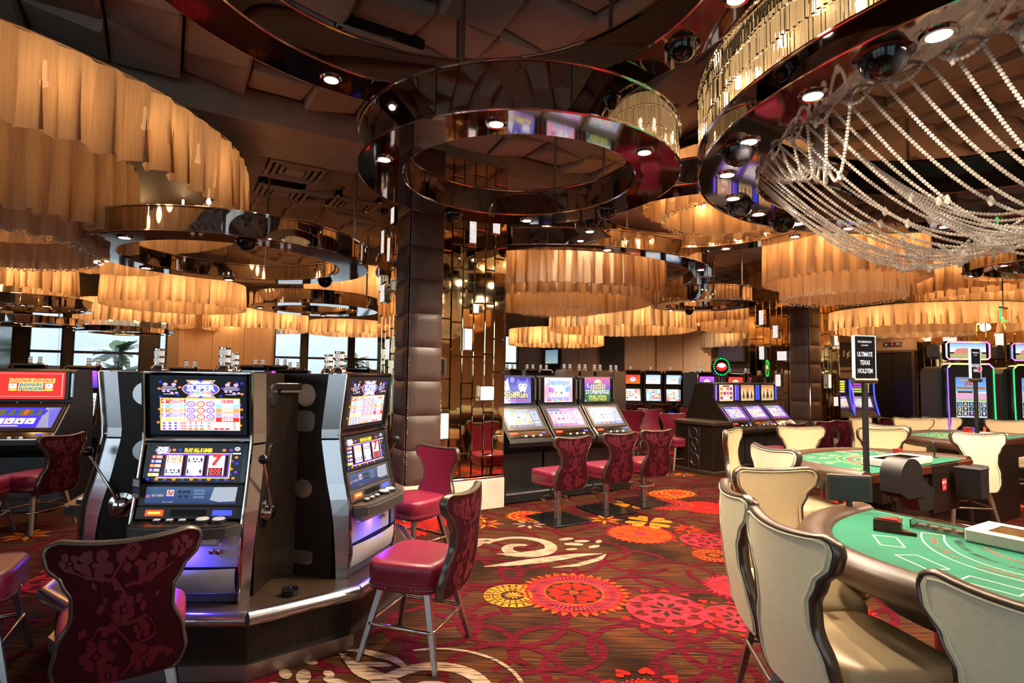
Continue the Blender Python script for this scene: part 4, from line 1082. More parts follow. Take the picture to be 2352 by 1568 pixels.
MAROON = [
    (-1.77, 2.66, 33, 'maroon stool with damask back nearest the camera at lower left'),
    (-.54, 3.58, 72, 'maroon stool in the aisle beside the right slot machine of the carousel'),
    (-.86, 5.25, 143, 'maroon stool facing the camera behind the carousel, before the leather pier'),
    (-3.05, 3.2, -62, 'maroon stool cut by the left edge, only its seat and legs showing'),
    (-5.05, 6.1, 82, 'dark maroon stool turned left in front of the poker machine'),
    (-5.35, 5.65, 15, 'dark maroon stool at the left edge facing the poker machine'),
]
for x, y, r, l in MAROON: chair('maroon', 'legs', x, y, r, l, GM)
for x, y, r, l in [(.57, 6.74, 33, 'first maroon pedestal stool from the mirror column, nearest of the three'), (1.22, 7.24, 30, 'middle maroon pedestal stool at the three slant machines'), (1.81, 7.70, 27, 'last maroon pedestal stool of the three, farthest from the mirror column')]:
    chair('maroon', 'pedestal', x, y, r, l, 'pedestal stools on square plates')
CREAM = [
    (1.36, 2.28, -82, 'cream stool with pale back, nearest full one at the green table at lower right'),
    (1.42, 2.86, -98, 'cream stool seen edge on beside the aisle, left of the near table'),
    (1.68, 3.28, 186, 'cream stool facing the camera at the far end of the near table'),
    (1.60, 1.62, -60, 'cream stool with pale back cut by the right bottom corner'),
    (2.62, 5.98, -128, 'cream stool at the left end of the second table nearest the wooden stand'),
    (2.42, 4.72, -75, 'cream stool with pale back at the near left corner of the second table'),
    (3.38, 6.35, 178, 'cream stool behind the second table, left of the sign post'),
    (4.22, 6.2, 176, 'cream stool behind the second table, right of the sign post'),
    (4.95, 7.22, -62, 'cream stool seen from behind at the left end of the third table'),
    (5.25, 8.05, -150, 'narrow cream stool seen side on beyond the second table'),
    (5.9, 8.1, 170, 'cream stool in front of the dark lift doors'),
    (6.5, 8.35, 168, 'cream stool behind the third table below the neon slot machine'),
    (7.15, 8.0, 160, 'cream stool behind the third table at the right edge'),
    (5.14, 6.45, -8, 'cream stool with tan back on the dealer side of the pit'),
]
for x, y, r, l in CREAM: chair('cream', 'legs', x, y, r, l, GC)
FARM = [(3.1, 14.6, 5, 'far maroon stool at the leftmost far upright slot machine'), (3.85, 14.75, 0, 'far maroon stool at the second far upright slot machine'), (4.55, 14.8, -4, 'far maroon stool at the third far upright slot machine'), (5.3, 14.8, -6, 'far maroon stool at the last far upright slot machine'),
        (2.35, 11.4, 150, 'violet lit maroon stool just beyond the three slant machines'), (2.95, 12.0, 165, 'second violet lit maroon stool beyond the slant machines'), (3.15, 10.6, 190, 'maroon stool facing the camera left of the wooden stand'), (4.1, 12.6, 175, 'maroon stool half hidden behind the wooden stand'),
        (4.35, 9.15, 30, 'maroon stool at the first purple lit machine'), (5.1, 9.65, 30, 'maroon stool at the second purple lit machine'), (5.6, 9.95, 26, 'maroon stool at the third purple lit machine beside the right pier'),
        (7.0, 10.7, 8, 'maroon stool before the blue curved machine left of the sign post'), (7.75, 10.9, 4, 'maroon stool before the blue curved machine right of the sign post'), (7.15, 9.6, 40, 'maroon stool right of the lift doors'), (7.35, 8.75, 25, 'maroon stool in front of the neon slot machine')]
for x, y, r, l in FARM: chair('maroon', 'legs', x, y, r, l, GM)
# ================================================================== slot machines
def sr(r, g, b):
    return tuple(((c / 255) / 12.92 if c < 11 else ((c / 255 + .055) / 1.055) ** 2.4) for c in (r, g, b))
BK, WH, RD, OR, YE, GR, BL, PU, PK, LB = sr(14, 22, 34), sr(250, 250, 250), sr(240, 45, 30), sr(250, 140, 60), sr(245, 235, 60), sr(60, 190, 110), sr(40, 60, 220), sr(120, 60, 220), sr(235, 130, 220), sr(120, 195, 235)
class Px:
    """draws with the pixel coordinates of a reading of the sign: x right, y down"""
    def __init__(s, x0, y0, x1, y1, w): s.a = Art(.0007); s.k = w / (x1 - x0); s.x, s.y = (x0 + x1) / 2, (y0 + y1) / 2
    def P(s, x, y): return ((x - s.x) * s.k, (s.y - y) * s.k)
    def rect(s, x0, y0, x1, y1, c): p = s.P((x0 + x1) / 2, (y0 + y1) / 2); s.a.rect(*p, (x1 - x0) * s.k, (y1 - y0) * s.k, c); return s
    def ell(s, x, y, rx, ry, c, n=18): p = s.P(x, y); s.a.ell(*p, rx * s.k, ry * s.k, c, n); return s
    def poly(s, pts, c): s.a.poly([s.P(*p) for p in pts][::-1], c); return s
    def text(s, t, x, y, h, c, w=None, bold=0, shear=0): p = s.P(x, y); s.a.text(t, *p, h * s.k * 1.3, c, w=w * s.k if w else None, bold=bold, shear=shear); return s
    def up(s): s.a.up(); return s
def logo(p, x, y, k):
    for i, (c, g) in enumerate(((sr(250, 210, 70), 0), (sr(235, 110, 200), 14), (sr(70, 90, 235), 28))):
        p.ell(x, y, (415 - g) * k, (165 - g) * k, c, 32)
        for s in (-1, 1): p.poly([(x - (328 - 1.6 * g) * k, y + s * (202 - g * .7) * k), (x + (328 - 1.6 * g) * k, y + s * (202 - g * .7) * k), (x + (200 - g) * k, y + s * 60 * k), (x - (200 - g) * k, y + s * 60 * k)][::s], c)
        p.up()
    for s in (-1, 1): p.poly([(x - 262 * k, y + s * 176 * k), (x + 262 * k, y + s * 176 * k), (x + 170 * k, y + s * 80 * k), (x - 170 * k, y + s * 80 * k)][::s], sr(235, 240, 250))
    p.up()
    for s in (-1, 1): p.poly([(x - 70 * k, y + s * 204 * k), (x + 70 * k, y + s * 204 * k), (x, y + s * 140 * k)][::s], sr(70, 90, 235))
    p.text('SUPER', x, y - 15 * k, 165 * k, sr(60, 60, 190), 680 * k, .09); p.up(); p.text('SUPER', x, y - 15 * k, 150 * k, WH, 640 * k, .05); p.up()
    for i, c in enumerate((PU, GR, OR, RD)): p.ell(x - 183 * k + 122 * k * i, y + 82 * k, 60 * k, 44 * k, WH); p.up(); p.ell(x - 183 * k + 122 * k * i, y + 82 * k, 48 * k, 34 * k, c); p.up(); p.text('2345'[i] + 'x', x - 183 * k + 122 * k * i, y + 82 * k, 45 * k, WH, bold=.03); p.a.z -= p.a.eps * 2
def lips(p, x, y, c, s=1):
    p.ell(x, y, 38 * s, 27 * s, c, 10); p.up(); p.ell(x - 10 * s, y - 2, 9 * s, 6 * s, BK, 6); p.ell(x + 12 * s, y + 4, 10 * s, 5 * s, BK, 6); p.a.z -= p.a.eps
def art_super_top(w):
    p = Px(100, 70, 2220, 1420, w); p.rect(100, 70, 2220, 1420, sr(10, 17, 27)); p.up()
    for x, y, c in ((330, 215, BL), (660, 200, OR), (300, 370, OR), (752, 335, OR), (322, 556, BL), (715, 510, BL), (1838, 225, OR), (2010, 232, PU), (2122, 232, BL), (1700, 352, PU), (2045, 355, PU), (2125, 478, OR), (1655, 525, BL), (305, 835, OR), (320, 1005, BL), (270, 1135, OR), (2092, 728, BL), (2112, 830, OR), (2115, 1010, PU), (2085, 1195, OR)): lips(p, x, y, c)
    for sx in (0, 1370):
        for y, w_ in ((322, 280), (356, 340), (388, 340), (490, 240)): p.rect(515 + sx - w_ / 2, y - 8, 515 + sx + w_ / 2, y + 8, sr(190, 190, 210))
        for x, y, r in ((435, 270, 55), (622, 272, 55), (400, 425, 38), (500, 423, 38), (578, 460, 38), (680, 460, 38)): p.ell(x + sx, y, r, r * .65, sr(215, 170, 235), 12)
    p.up(); logo(p, 1217, 370, 1.0)
    p.rect(325, 575, 2085, 1310, sr(250, 200, 60)); p.up(); p.rect(345, 592, 2070, 1310, WH); p.up()
    for i, (c, a, b, v, vc, c2) in enumerate(((sr(240, 55, 35), '4', 'TH', '10,000', RD, WH), (sr(135, 195, 235), '2', 'ND', '4000', WH, sr(165, 215, 245)), (sr(245, 150, 70), '1', 'ST', '3000', WH, sr(250, 165, 85)), (sr(150, 120, 220), '3', 'RD', '5000', WH, sr(190, 165, 245)), (sr(225, 225, 90), '5', 'TH', '6000', WH, sr(240, 50, 35)))):
        y = 645 + i * 104; p.rect(350, y - 50, 888, y + 50, c); p.rect(1550, y - 48, 2066, y + 50, c2); p.up()
        p.text(a, 420, y, 90, WH, 45 if a == '1' else 95, .05); p.text(b, 505, y - 26, 34, WH, 60, .03); p.text('CREDIT', 715, y - 25, 46, WH, 310, .05); p.text('PAYLINE', 700, y + 26, 40, WH, 330, .05); p.text(v, 1805, y, 80, vc, 260, .045); p.a.z -= p.a.eps
    for i in range(3):
        for j in range(3):
            x, y = 1003 + 215 * i, 706 + 148 * j; c = RD if i == 1 else PU
            p.ell(x, y, 95, 64, c); p.up(); p.ell(x, y, 72, 46, WH); p.up(); p.text('5x' if i == 1 else '2x', x, y, 60, sr(240, 200, 40) if i == 1 else sr(230, 90, 210), 90, .05); p.a.z -= p.a.eps * 2
    p.rect(905, 1080, 1525, 1100, sr(235, 120, 110))
    for j, (v1, v2, v3) in enumerate((('2000', '50', '25'), ('1500', '40', '20'), ('1000', '30', '20'))):
        y = 1148 + 63 * j
        for i in range(3): p.ell(412 + 126 * i, y, 34, 22, PU, 10); p.text('7' if j == 0 else '', 985 + 125 * i, y, 60, RD, bold=.06)
        if j == 1:
            for i in range(3): p.rect(945 + 125 * i, y - 12, 1035 + 125 * i, y + 14, sr(120, 150, 210))
        if j == 2:
            for i in range(3): p.rect(945 + 125 * i, y - 22, 1035 + 125 * i, y + 26, OR); p.rect(1510 + 122 * i, y - 18, 1610 + 122 * i, y + 20, RD)
        p.text(v1, 825, y, 50, RD, 150, .03); p.text(v2, 1395, y, 50, RD, 70, .03); p.text(v3, 1960, y, 50, RD, 70, .03); p.rect(345, y + 30, 2070, y + 33, sr(180, 180, 200))
    return p.a
def art_super_reels(w):
    p = Px(200, 60, 1650, 680, w); p.rect(200, 60, 1650, 680, sr(12, 20, 30)); p.up()
    logo(p, 385, 180, .3)
    for i, x in enumerate((565, 660, 1360, 1470)): lips(p, x, 172, (OR, BL, OR, PU)[i], .85)
    for i in range(10): lips(p, 210 + 137 * i, 636, (BL, OR, PU, OR, BL, OR, PU, OR, BL, PU)[i], .8)
    for i, y in enumerate((285, 348, 382, 470, 520, 560, 615)): lips(p, (1568, 1510, 1585, 1505, 1580, 1502, 1550)[i], y, (OR, PU, BL, OR, PU, BL, OR)[i], .75)
    p.text('PLAY ALL 5 LINES', 950, 178, 60, sr(190, 160, 20), 445, .12); p.up(); p.text('PLAY ALL 5 LINES', 950, 178, 55, sr(255, 245, 70), 425, .04)
    p.ell(1570, 150, 46, 30, WH); p.rect(1500, 215, 1635, 235, WH); p.up()
    p.rect(1535, 142, 1605, 158, sr(60, 70, 100))
    for i, (c, a) in enumerate(((RD, '4'), (sr(70, 110, 220), '2'), (OR, '1'), (PU, '3'), (YE, '5'))):
        y = 283 + 70 * i; x = 318 - 7 * i; p.rect(x - 85, y - 24, x + 85, y + 24, c); p.up(); p.text(a, x - 55, y, 40, WH, bold=.05); p.text('CREDIT', x + 35, y - 10, 20, WH, 90, .04); p.text('PAYLINE', x + 35, y + 12, 20, WH, 90, .04); p.a.z -= p.a.eps
    for x0, y0, x1, y1 in ((400, 222, 1490, 246), (340, 596, 1470, 620), (1466, 222, 1490, 620)): p.rect(x0, y0, x1, y1, YE)
    p.up()
    for x0, y0, x1, y1 in ((400, 232, 1480, 256), (350, 586, 1462, 606), (1450, 232, 1472, 606)): p.rect(x0, y0, x1, y1, PU)
    p.up()
    for i in range(3):
        x = 590 + 335 * i - (0, 0, 0)[i]; p.rect(x - 145, 254, x + 150, 580, sr(90, 20, 60)); p.up(); p.a.grad(*p.P(x + 5, 417), 255 * p.k, 318 * p.k, sr(215, 215, 235), sr(252, 252, 255)); p.up()
        def bar(y, c, tc, n=1):
            for q in range(n): p.rect(x - 108, y - 32 + q * 62, x + 112, y + 28 + q * 62, c); p.up(); p.text('BAR', x + 2, y - 2 + q * 62, 52, tc, 190, .05); p.a.z -= p.a.eps
        if i == 0: bar(285, OR, WH, 2); bar(512, BK, WH)
        if i == 1: bar(335, BK, WH); bar(515, BK, WH); p.up().up(); p.ell(x + 10, 480, 75, 40, WH); p.ell(x + 20, 545, 60, 36, WH)
        if i == 2: p.text('7', x, 335, 170, RD, 150, .06, .12); bar(485, BK, sr(230, 60, 50), 2)
        p.a.z -= p.a.eps * 2
    return p.a
def art_super_info(w):
    p = Px(180, 745, 1560, 995, w); p.a.grad(*p.P(870, 870), 1380 * p.k, 250 * p.k, sr(40, 70, 125), sr(75, 110, 160)); p.up()
    p.poly([(1205, 750), (1560, 745), (1545, 960), (1300, 970), (1160, 940)], sr(205, 215, 230)); p.rect(495, 790, 605, 885, WH); p.rect(485, 893, 600, 920, BL); p.rect(190, 862, 248, 910, sr(220, 120, 200))
    for y in (800, 848, 900): p.rect(905, y - 16, 1070, y + 16, sr(120, 145, 185))
    for x, y in ((690, 820), (760, 820), (820, 820), (710, 890), (800, 890)): p.rect(x - 25, y - 20, x + 25, y + 20, sr(20, 30, 50))
    p.up(); p.text('5¢', 550, 838, 70, RD, bold=.03, shear=.2); p.text('PLAY 5 CREDITS', 365, 876, 34, WH, 180, .02)
    p.text('Tickets are not redeemed', 530, 970, 20, WH, 160)
    return p.a
def frame_front(y0, z0, y1, z1, x=0):
    """matrix whose art lies on the plane from (y0,z0) up to (y1,z1), centred, facing -Y"""
    c = Vector((x, (y0 + y1) / 2, (z0 + z1) / 2)); up = Vector((0, y1 - y0, z1 - z0)).normalized(); xx = Vector((1, 0, 0)); nn = xx.cross(up)
    return Matrix(((xx.x, up.x, nn.x, c.x), (xx.y, up.y, nn.y, c.y), (xx.z, up.z, nn.z, c.z), (0, 0, 0, 1)))
def slab(w, h, d, X, b=.006): m = MB(); m.box((0, 0, -d / 2 + .001), (w, h, d), b, X=X); return m
def beacon(par, x, y, z, s=1.0, name='candle_light'):
    m = MB(); X = Matrix.Translation((x, y, z))
    m.lathe([(.06 * s, 0), (.06 * s, .02 * s), (.045 * s, .045 * s), (.03 * s, .05 * s), (.0005, .05 * s)], 16, X)
    c = m.build(name, 'chrome', par)
    m = MB(); m.lathe([(.033 * s, .05 * s), (.033 * s, .155 * s), (.0005, .158 * s)], 16, X); m.build('lens', 'candle', c)
    m = MB()
    for zz in (.052, .098, .15): m.lathe([(.036 * s, zz * s), (.037 * s, (zz + .008) * s), (.036 * s, (zz + .016) * s), (.033 * s, (zz + .016) * s)], 16, X)
    m.build('band', 'chrome', c); return c
FR = [(-.015, 0.0), (-.02, .12), (-.02, .30), (-.015, .46), (.025, .62), (.07, .86), (.078, .925), (.035, 1.31)]
def fr(z):
    for (a, b), (c, d) in zip(FR, FR[1:]):
        if z <= d: return a + (c - a) * (z - b) / (d - b)
    return FR[-1][0]
def carousel_machine(loc, rz, label, detail=True):
    t = thing('slot_machine', label, 'slot machine', loc, rz, 'video reel machines on the carousel'); W = .645
    m = MB(); m.prism([(y + .03, z) for y, z in FR] + [(.47, 1.31), (.47, 0)], -W / 2 + .03, W / 2 - .03, 'x'); m.build('cabinet', 'black', t, smooth=0)
    for s in (-1, 1):
        m = MB(); m.prism([(y + .10, z) for y, z in FR] + [(.475, 1.305), (.475, 0)], s * (W / 2 - .03), s * (W / 2 + .026), 'x'); sp_ = m.build('side_panel', 'wood', t, smooth=0)
        n = 14; zs = [0, .1, .2, .3, .4, .5, .6, .7, .8, .88]
        for nm, zr in (('lower_trim', zs), ('upper_trim', [.892, .95, 1.05, 1.15, 1.25, 1.31])):
            m = MB(); nz_ = len(zr); vs = []
            for z in zr:
                dd = .10 if nm == 'upper_trim' else .06 + .04 * min(1, z / .5)
                vs += [(s * (W / 2 - .02), fr(z) - .006, z), (s * (W / 2 + .032 * dd / .10), fr(z) + dd, z), (s * (W / 2 - .02), fr(z) + dd, z)]
            fs = [(i * 3 + k, i * 3 + (k + 1) % 3, (i + 1) * 3 + (k + 1) % 3, (i + 1) * 3 + k) for i in range(nz_ - 1) for k in range(3)] + [(2, 1, 0), ((nz_ - 1) * 3, (nz_ - 1) * 3 + 1, (nz_ - 1) * 3 + 2)]
            m.add(vs, fs if s > 0 else [f[::-1] for f in fs]); m.build(nm, 'silver', t, smooth=0)
        m = MB(); m.tube([(s * (W / 2 - .012), fr(z) - .012, z) for z in [k * .09 for k in range(15)] + [1.31]], .011, 8); m.build('edge_bead', 'chrome', t)
        ovs = ((.30, 1.17, .09, .095, 1), (.31, 1.0, .10, .085, .5), (.30, .56, .085, .075, 1), (.30, .12, .11, .055, .45)) if s < 0 else ((.30, 1.17, .095, .095, 1), (.32, .80, .10, .09, 1))
        for oy, oz, rx, rz_, ex in ovs:
            m = MB(); pts = []
            for k in range(28):
                a = 2 * PI * k / 28; c, q = math.cos(a), math.sin(a); pts.append((oy + rx * .8 * math.copysign(abs(c) ** ex, c), oz + rz_ * .8 * math.copysign(abs(q) ** ex, q)))
            m.prism(pts, s * (W / 2 + .026), s * (W / 2 + .032), 'x'); m.build('oval_cover_plate', 'silver', sp_, smooth=30)
    # lever on the right hand side
    X = Matrix.Translation((W / 2 + .03, .20, .46)) @ Matrix.Rotation(PI / 2, 4, 'Y')
    m = MB(); m.lathe([(.078, 0), (.078, .008), (.05, .014), (.044, .05), (.03, .058), (.0005, .06)], 24, X); lv = m.build('lever_hub', 'chrome', t)
    m = MB(); m.tube([(W / 2 + .07, .20, .46), (W / 2 + .08, .13, .6), (W / 2 + .08, .02, .79)], [.012, .009, .008], 8); m.build('lever_arm', 'chrome', lv)
    m = MB(); m.lathe([(.0005, -.03), (.018, -.025), (.029, -.008), (.029, .008), (.018, .025), (.0005, .03)], 14, Matrix.Translation((W / 2 + .08, .015, .81))); m.build('lever_knob', 'gloss_black', lv, smooth=180)
    # top box
    X = frame_front(fr(.93) - .002, .935, fr(1.31) - .002, 1.30); slab(W - .05, .37, .03, X).build('top_bezel', 'gloss_black', t)
    art_super_top(W - .09).build('top_screen', 'screen', t, X @ Matrix.Translation((0, 0, .003)))
    for z in (.912, 1.313):
        m = MB(); m.box((0, fr(min(z, 1.31)) + .02, z), (W - .02, .07, .018), .006); m.build('cross_rail', 'chrome', t)
    # reel window, info panel, acceptor row
    X = frame_front(fr(.665) - .002, .665, fr(.90) - .002, .90); slab(W - .05, .24, .03, X).build('reel_bezel', 'gloss_black', t)
    art_super_reels(W - .12).build('reel_screen', 'screen', t, X @ Matrix.Translation((0, 0, .003)))
    X = frame_front(fr(.54) - .002, .54, fr(.665) - .002, .66); slab(W - .05, .125, .03, X).build('info_bezel', 'dark_grey', t)
    a = art_super_info(W - .13)
    for i, c in enumerate(a.c): a.c[i] = tuple(q * .55 for q in c)
    a.build('info_screen', 'screen', t, X @ Matrix.Translation((0, 0, .003)))
    X = frame_front(fr(.455) - .004, .47, fr(.54) - .004, .54); slab(W - .05, .075, .03, X).build('acceptor_row', 'dark_grey', t)
    for nm, mt, x, w, h in (('ticket_slot', 'led_red', -.19, .10, .034), ('ticket_glow', 'led_orange', -.19, .07, .014), ('bill_slot', 'led_blue', .19, .11, .03), ('card_slot', 'gloss_black', 0, .2, .035)):
        slab(w, h, .006, X @ Matrix.Translation((x, 0, .004 if nm != 'ticket_glow' else .007)), .002).build(nm, mt, t)
    # button deck
    def plan(e, yf): return [(-W / 2 + .03, .03), (-W / 2 + .03 - .02 * e, yf * .35), (-W / 2 + .06, yf * .8), (-W / 2 + .14, yf), (W / 2 - .14, yf), (W / 2 - .06, yf * .8), (W / 2 - .03 + .02 * e, yf * .35), (W / 2 - .03, .03)]
    m = MB(); m.prism(plan(1, -.16), .395, .45, 'z'); m.build('button_deck', 'dark_grey', t, smooth=30)
    m = MB(); m.prism(plan(.4, -.135), .45, .46, 'z'); m.build('deck_top', 'bronze', t, smooth=30)
    for x in (-.15, -.08, -.01):
        m = MB(); m.box((x, -.055, .467), (.045, .035, .018), .005); m.build('button', 'black', t); m = MB(); m.box((x, -.055, .478), (.034, .024, .008), .003); m.build('button_cap', 'candle', t)
    for x in (.10, .19):
        m = MB(); X = Matrix.Translation((x, -.05, .458)); m.lathe([(.042, 0), (.042, .02), (.034, .024)], 20, X); b_ = m.build('round_button', 'black', t)
        m = MB(); m.lathe([(.036, .022), (.03, .03), (.0005, .032)], 20, X); m.build('button_cap', 'candle', b_)
    # belly
    m = MB(); m.grid(10, 6, lambda a, b: ((2 * a - 1) * (W / 2 - .035), -.012 - .055 * math.sin(PI * b * .55 + .3) * (1 - (2 * a - 1) ** 2 * .5), .06 + .14 * b)); m.build('belly_tray', 'satin', t, smooth=180)
    m = MB(); m.grid(10, 4, lambda a, b: ((2 * a - 1) * (W / 2 - .035), .004, .195 + .2 * b)); m.build('lit_recess', 'satin', t)
    m = MB(); m.box((0, -.035, .36), (W * .62, .06, .06), .012); m.build('knee_panel', 'satin', t)
    for x in (.14, .18):
        m = MB(); m.lathe([(.014, 0), (.014, .012), (.0005, .014)], 12, Matrix.Translation((x, -.003, .285)) @ Matrix.Rotation(PI / 2, 4, 'X')); m.build('lock', 'chrome', t)
    m = MB(); m.box((0, .0, .03), (W - .06, .03, .06), .008); m.build('kick_plate', 'dark_grey', t)
    m = MB(); m.box((0, -.02, .334), (W * .6, .02, .006), .001); m.build('led_strip', 'led_purple', t)
    point_light(t, (0, -.05, .325), 3.2, (.07, .035, 1), .03, 'AREA', name='violet_glow')
    beacon(t, .03, .30, 1.31, 1.0)
    return t
PO = Vector((-1.90, 4.25, 0))
plat = thing('carousel_plinth', 'ten sided dark wood plinth with silver bullnose carrying the lever slot machines', 'plinth', PO)
angs = []
for k in range(5):
    for s in (-1, 1): angs.append(3 + 72 * k + s * 20.5)
def dec(R): return [(R * math.sin(rad(a)), -R * math.cos(rad(a))) for a in angs]
m = MB(); m.prism(dec(1.13), .06, .33, 'z'); m.build('plinth_body', 'wood', plat, smooth=0)
m = MB(); m.prism(dec(1.16), .0, .085, 'z'); m.build('kick_strip', 'steel', plat, smooth=0)
m = MB(); m.prism(dec(1.17), .33, .375, 'z'); m.build('deck', 'wood_floor', plat, smooth=0)
d10 = dec(1.19)
for k in range(10):
    a, b = Vector((*d10[k], .345)), Vector((*d10[(k + 1) % 10], .345)); m = MB(); m.tube([a, b], .042, 14); m.build('bullnose_rail', 'silver', plat)
lab = ['slot machine facing the camera on the carousel, its lever at right', 'slot machine on the right of the carousel facing the aisle', 'slot machine at the back right of the carousel, only its top showing', 'slot machine at the back left of the carousel, only its beacon showing', 'slot machine on the left of the carousel seen from its lever side']
for k in range(5):
    a = rad(3 + 72 * k); nn = Vector((math.sin(a), -math.cos(a), 0))
    carousel_machine(PO + nn * .955 + Vector((0, 0, .375)), a, lab[k])
    # wooden fill wall between neighbours
core = thing('carousel_core', 'dark wooden core wall filling the gaps between the carousel slot machines', 'partition', PO)
for k in range(5):
    a = rad(3 + 72 * k + 36); X = Matrix.Rotation(a, 4, 'Z') @ Matrix.Translation((0, -.69, 0))
    m = MB(); m.box((0, .02, 1.0), (.16, .04, 1.25), .004, X=X); pn = m.build('wood_panel', 'wood', core)
    m = MB(); m.box((0, .03, 1.6), (.2, .10, .05), .006, X=X); m.build('cap_rail', 'wood', core)
    m = MB(); m.box((.02, -.006, 1.58), (.15, .02, .04), .004, X=X); m.build('steel_plate', 'silver', core)
m = MB(); m.prism([(.40 * math.sin(rad(39 + 72 * k)), -.40 * math.cos(rad(39 + 72 * k))) for k in range(5)], 1.60, 1.64, 'z'); m.build('top_cover', 'wood', core, smooth=0)
at_ = thing('ash_tray', 'small round black ash tray on the carousel deck between the machines', 'ash tray', PO + Vector((1.02 * math.sin(rad(36)), -1.02 * math.cos(rad(36)), .377)))
m = MB(); m.lathe([(.045, 0), (.05, .035), (.042, .035), (.036, .012), (.0005, .01)], 18); m.build('bowl', 'gloss_black', at_)
sg = thing('machine_notice', 'white and blue service notice stuck beside the left carousel machine lever', 'notice')
sg.location = PO + Vector((-.36, -.94, 0))
X = Matrix.Rotation(rad(-29), 4, 'Z') @ Matrix.Translation((.12, .02, 1.02)) @ Matrix.Rotation(PI / 2, 4, 'X')
m = MB(); m.box((0, 0, 0), (.07, .11, .004), X=X); m.build('card', 'dark_grey', sg, smooth=0)
a = Art(.0006); a.rect(0, .03, .064, .04, (.5, .55, .6)); a.rect(0, -.012, .064, .022, (.05, .08, .25)); a.rect(0, -.04, .064, .02, (.4, .4, .38)); a.build('print', 'print', sg, X @ Matrix.Translation((0, 0, .003)))

# ---- slant machines with two screens
rs = random.Random(21)
def art_cells(w, h, cols, rows, pal, bg, side=True):
    a = Art(.0007); a.grad(0, 0, w, h, bg, tuple(c * 1.2 for c in bg)); a.up()
    gw = w * (.72 if side else .94); x0 = -w / 2 + w * .03
    for i in range(cols):
        for j in range(rows):
            cw, chh = gw / cols, h * .68 / rows; x = x0 + cw * (i + .5); y = -h * .36 + chh * (j + .5); a.rect(x, y, cw * .92, chh * .9, sr(232, 230, 226)); a.up()
            c = rs.choice(pal)
            k = rs.random()
            if k < .5: a.text(rs.choice('AKQJ79'), x, y, chh * .95, c, bold=.03)
            elif k < .75: a.ell(x, y, cw * .34, chh * .34, c, 10)
            else: a.poly([(x - cw * .35, y - chh * .3), (x + cw * .35, y - chh * .3), (x, y + chh * .36)], c)
            a.z -= a.eps
    a.rect(x0 + gw * .25, h * .42, gw * .5, h * .1, sr(60, 160, 140)); a.rect(x0 + gw * .75, h * .42, gw * .45, h * .1, sr(160, 180, 210))
    for i in range(5): a.rect(-w / 2 + w * (.1 + .15 * i), -h * .43, w * .08, h * .07, rs.choice((sr(60, 60, 70), sr(200, 60, 50), sr(60, 190, 90), sr(70, 90, 200))))
    if side:
        a.rect(w * .38, h * .12, w * .2, h * .5, sr(175, 190, 210)); a.up(); a.text('?', w * .38, h * .14, h * .4, sr(60, 70, 90)); a.rect(w * .38, -h * .25, w * .18, h * .1, sr(225, 225, 230)); a.rect(w * .38, -h * .38, w * .18, h * .1, sr(160, 170, 190))
    return a
def art_wolf(w):
    p = Px(95, 240, 600, 610, w); p.a.grad(*p.P(347, 425), w, 370 * p.k, sr(150, 160, 230), sr(70, 60, 165)); p.up(); p.ell(288, 285, 40, 38, sr(150, 145, 230))
    for x, s, g in ((150, .8, sr(215, 220, 250)), (460, 1.0, sr(120, 125, 200))):
        p.poly([(x - 110 * s, 610), (x - 115 * s, 440), (x - 95 * s, 330), (x - 85 * s, 255), (x - 45 * s, 300), (x + 45 * s, 300), (x + 85 * s, 252), (x + 100 * s, 340), (x + 130 * s, 440), (x + 135 * s, 610)], g); p.up()
        p.poly([(x - 75 * s, 350), (x - 30 * s, 330), (x, 350), (x + 30 * s, 330), (x + 75 * s, 350), (x + 55 * s, 430), (x + 22 * s, 480), (x - 22 * s, 480), (x - 55 * s, 430)], sr(235, 238, 255)); p.up()
        for e in (-1, 1): p.poly([(x + e * 20 * s, 362), (x + e * 60 * s, 350), (x + e * 40 * s, 375)][::e], sr(50, 50, 110))
        p.ell(x, 455, 18 * s, 12, sr(40, 40, 90)); p.a.z -= p.a.eps * 2
    p.up().up().up(); p.text('WolfRun', 325, 495, 100, sr(70, 50, 60), 455, .09); p.up(); p.text('WolfRun', 325, 495, 95, sr(255, 235, 170), 440, .03); p.text('FREE SPINS  STACKED WILDS', 390, 572, 34, sr(225, 40, 80), 350, .02)
    return p.a
def art_snap(w):
    p = Px(785, 255, 1280, 605, w); p.a.grad(*p.P(1032, 430), w, 350 * p.k, sr(215, 200, 240), sr(250, 225, 235)); p.up(); p.ell(1060, 430, 130, 90, sr(245, 245, 255)); p.ell(830, 470, 45, 130, sr(250, 170, 190)); p.ell(1250, 470, 30, 120, sr(250, 170, 190)); p.up()
    for x, y, c in ((880, 430, sr(190, 110, 200)), (925, 440, sr(200, 130, 210)), (1180, 425, sr(120, 170, 220)), (1210, 415, sr(140, 180, 230))): p.ell(x, y, 30, 40, c, 10)
    p.text('Snapdragon', 1035, 322, 80, sr(90, 130, 180), 400, .05); p.up(); p.text('Snapdragon', 1035, 320, 80, sr(165, 215, 235), 390, .01)
    for x, c in ((985, OR), (1080, BL)): p.rect(x - 22, 452, x + 22, 495, sr(230, 220, 170)); p.up(); p.ell(x, 473, 15, 15, c, 8); p.a.z -= p.a.eps
    p.text('Spin for Dragon Wilds', 1030, 550, 36, sr(90, 110, 220), 380, .02)
    for i in range(4): p.rect(835 + 100 * i, 570, 905 + 100 * i, 584, (RD, GR, OR, sr(120, 160, 230))[i])
    return p.a
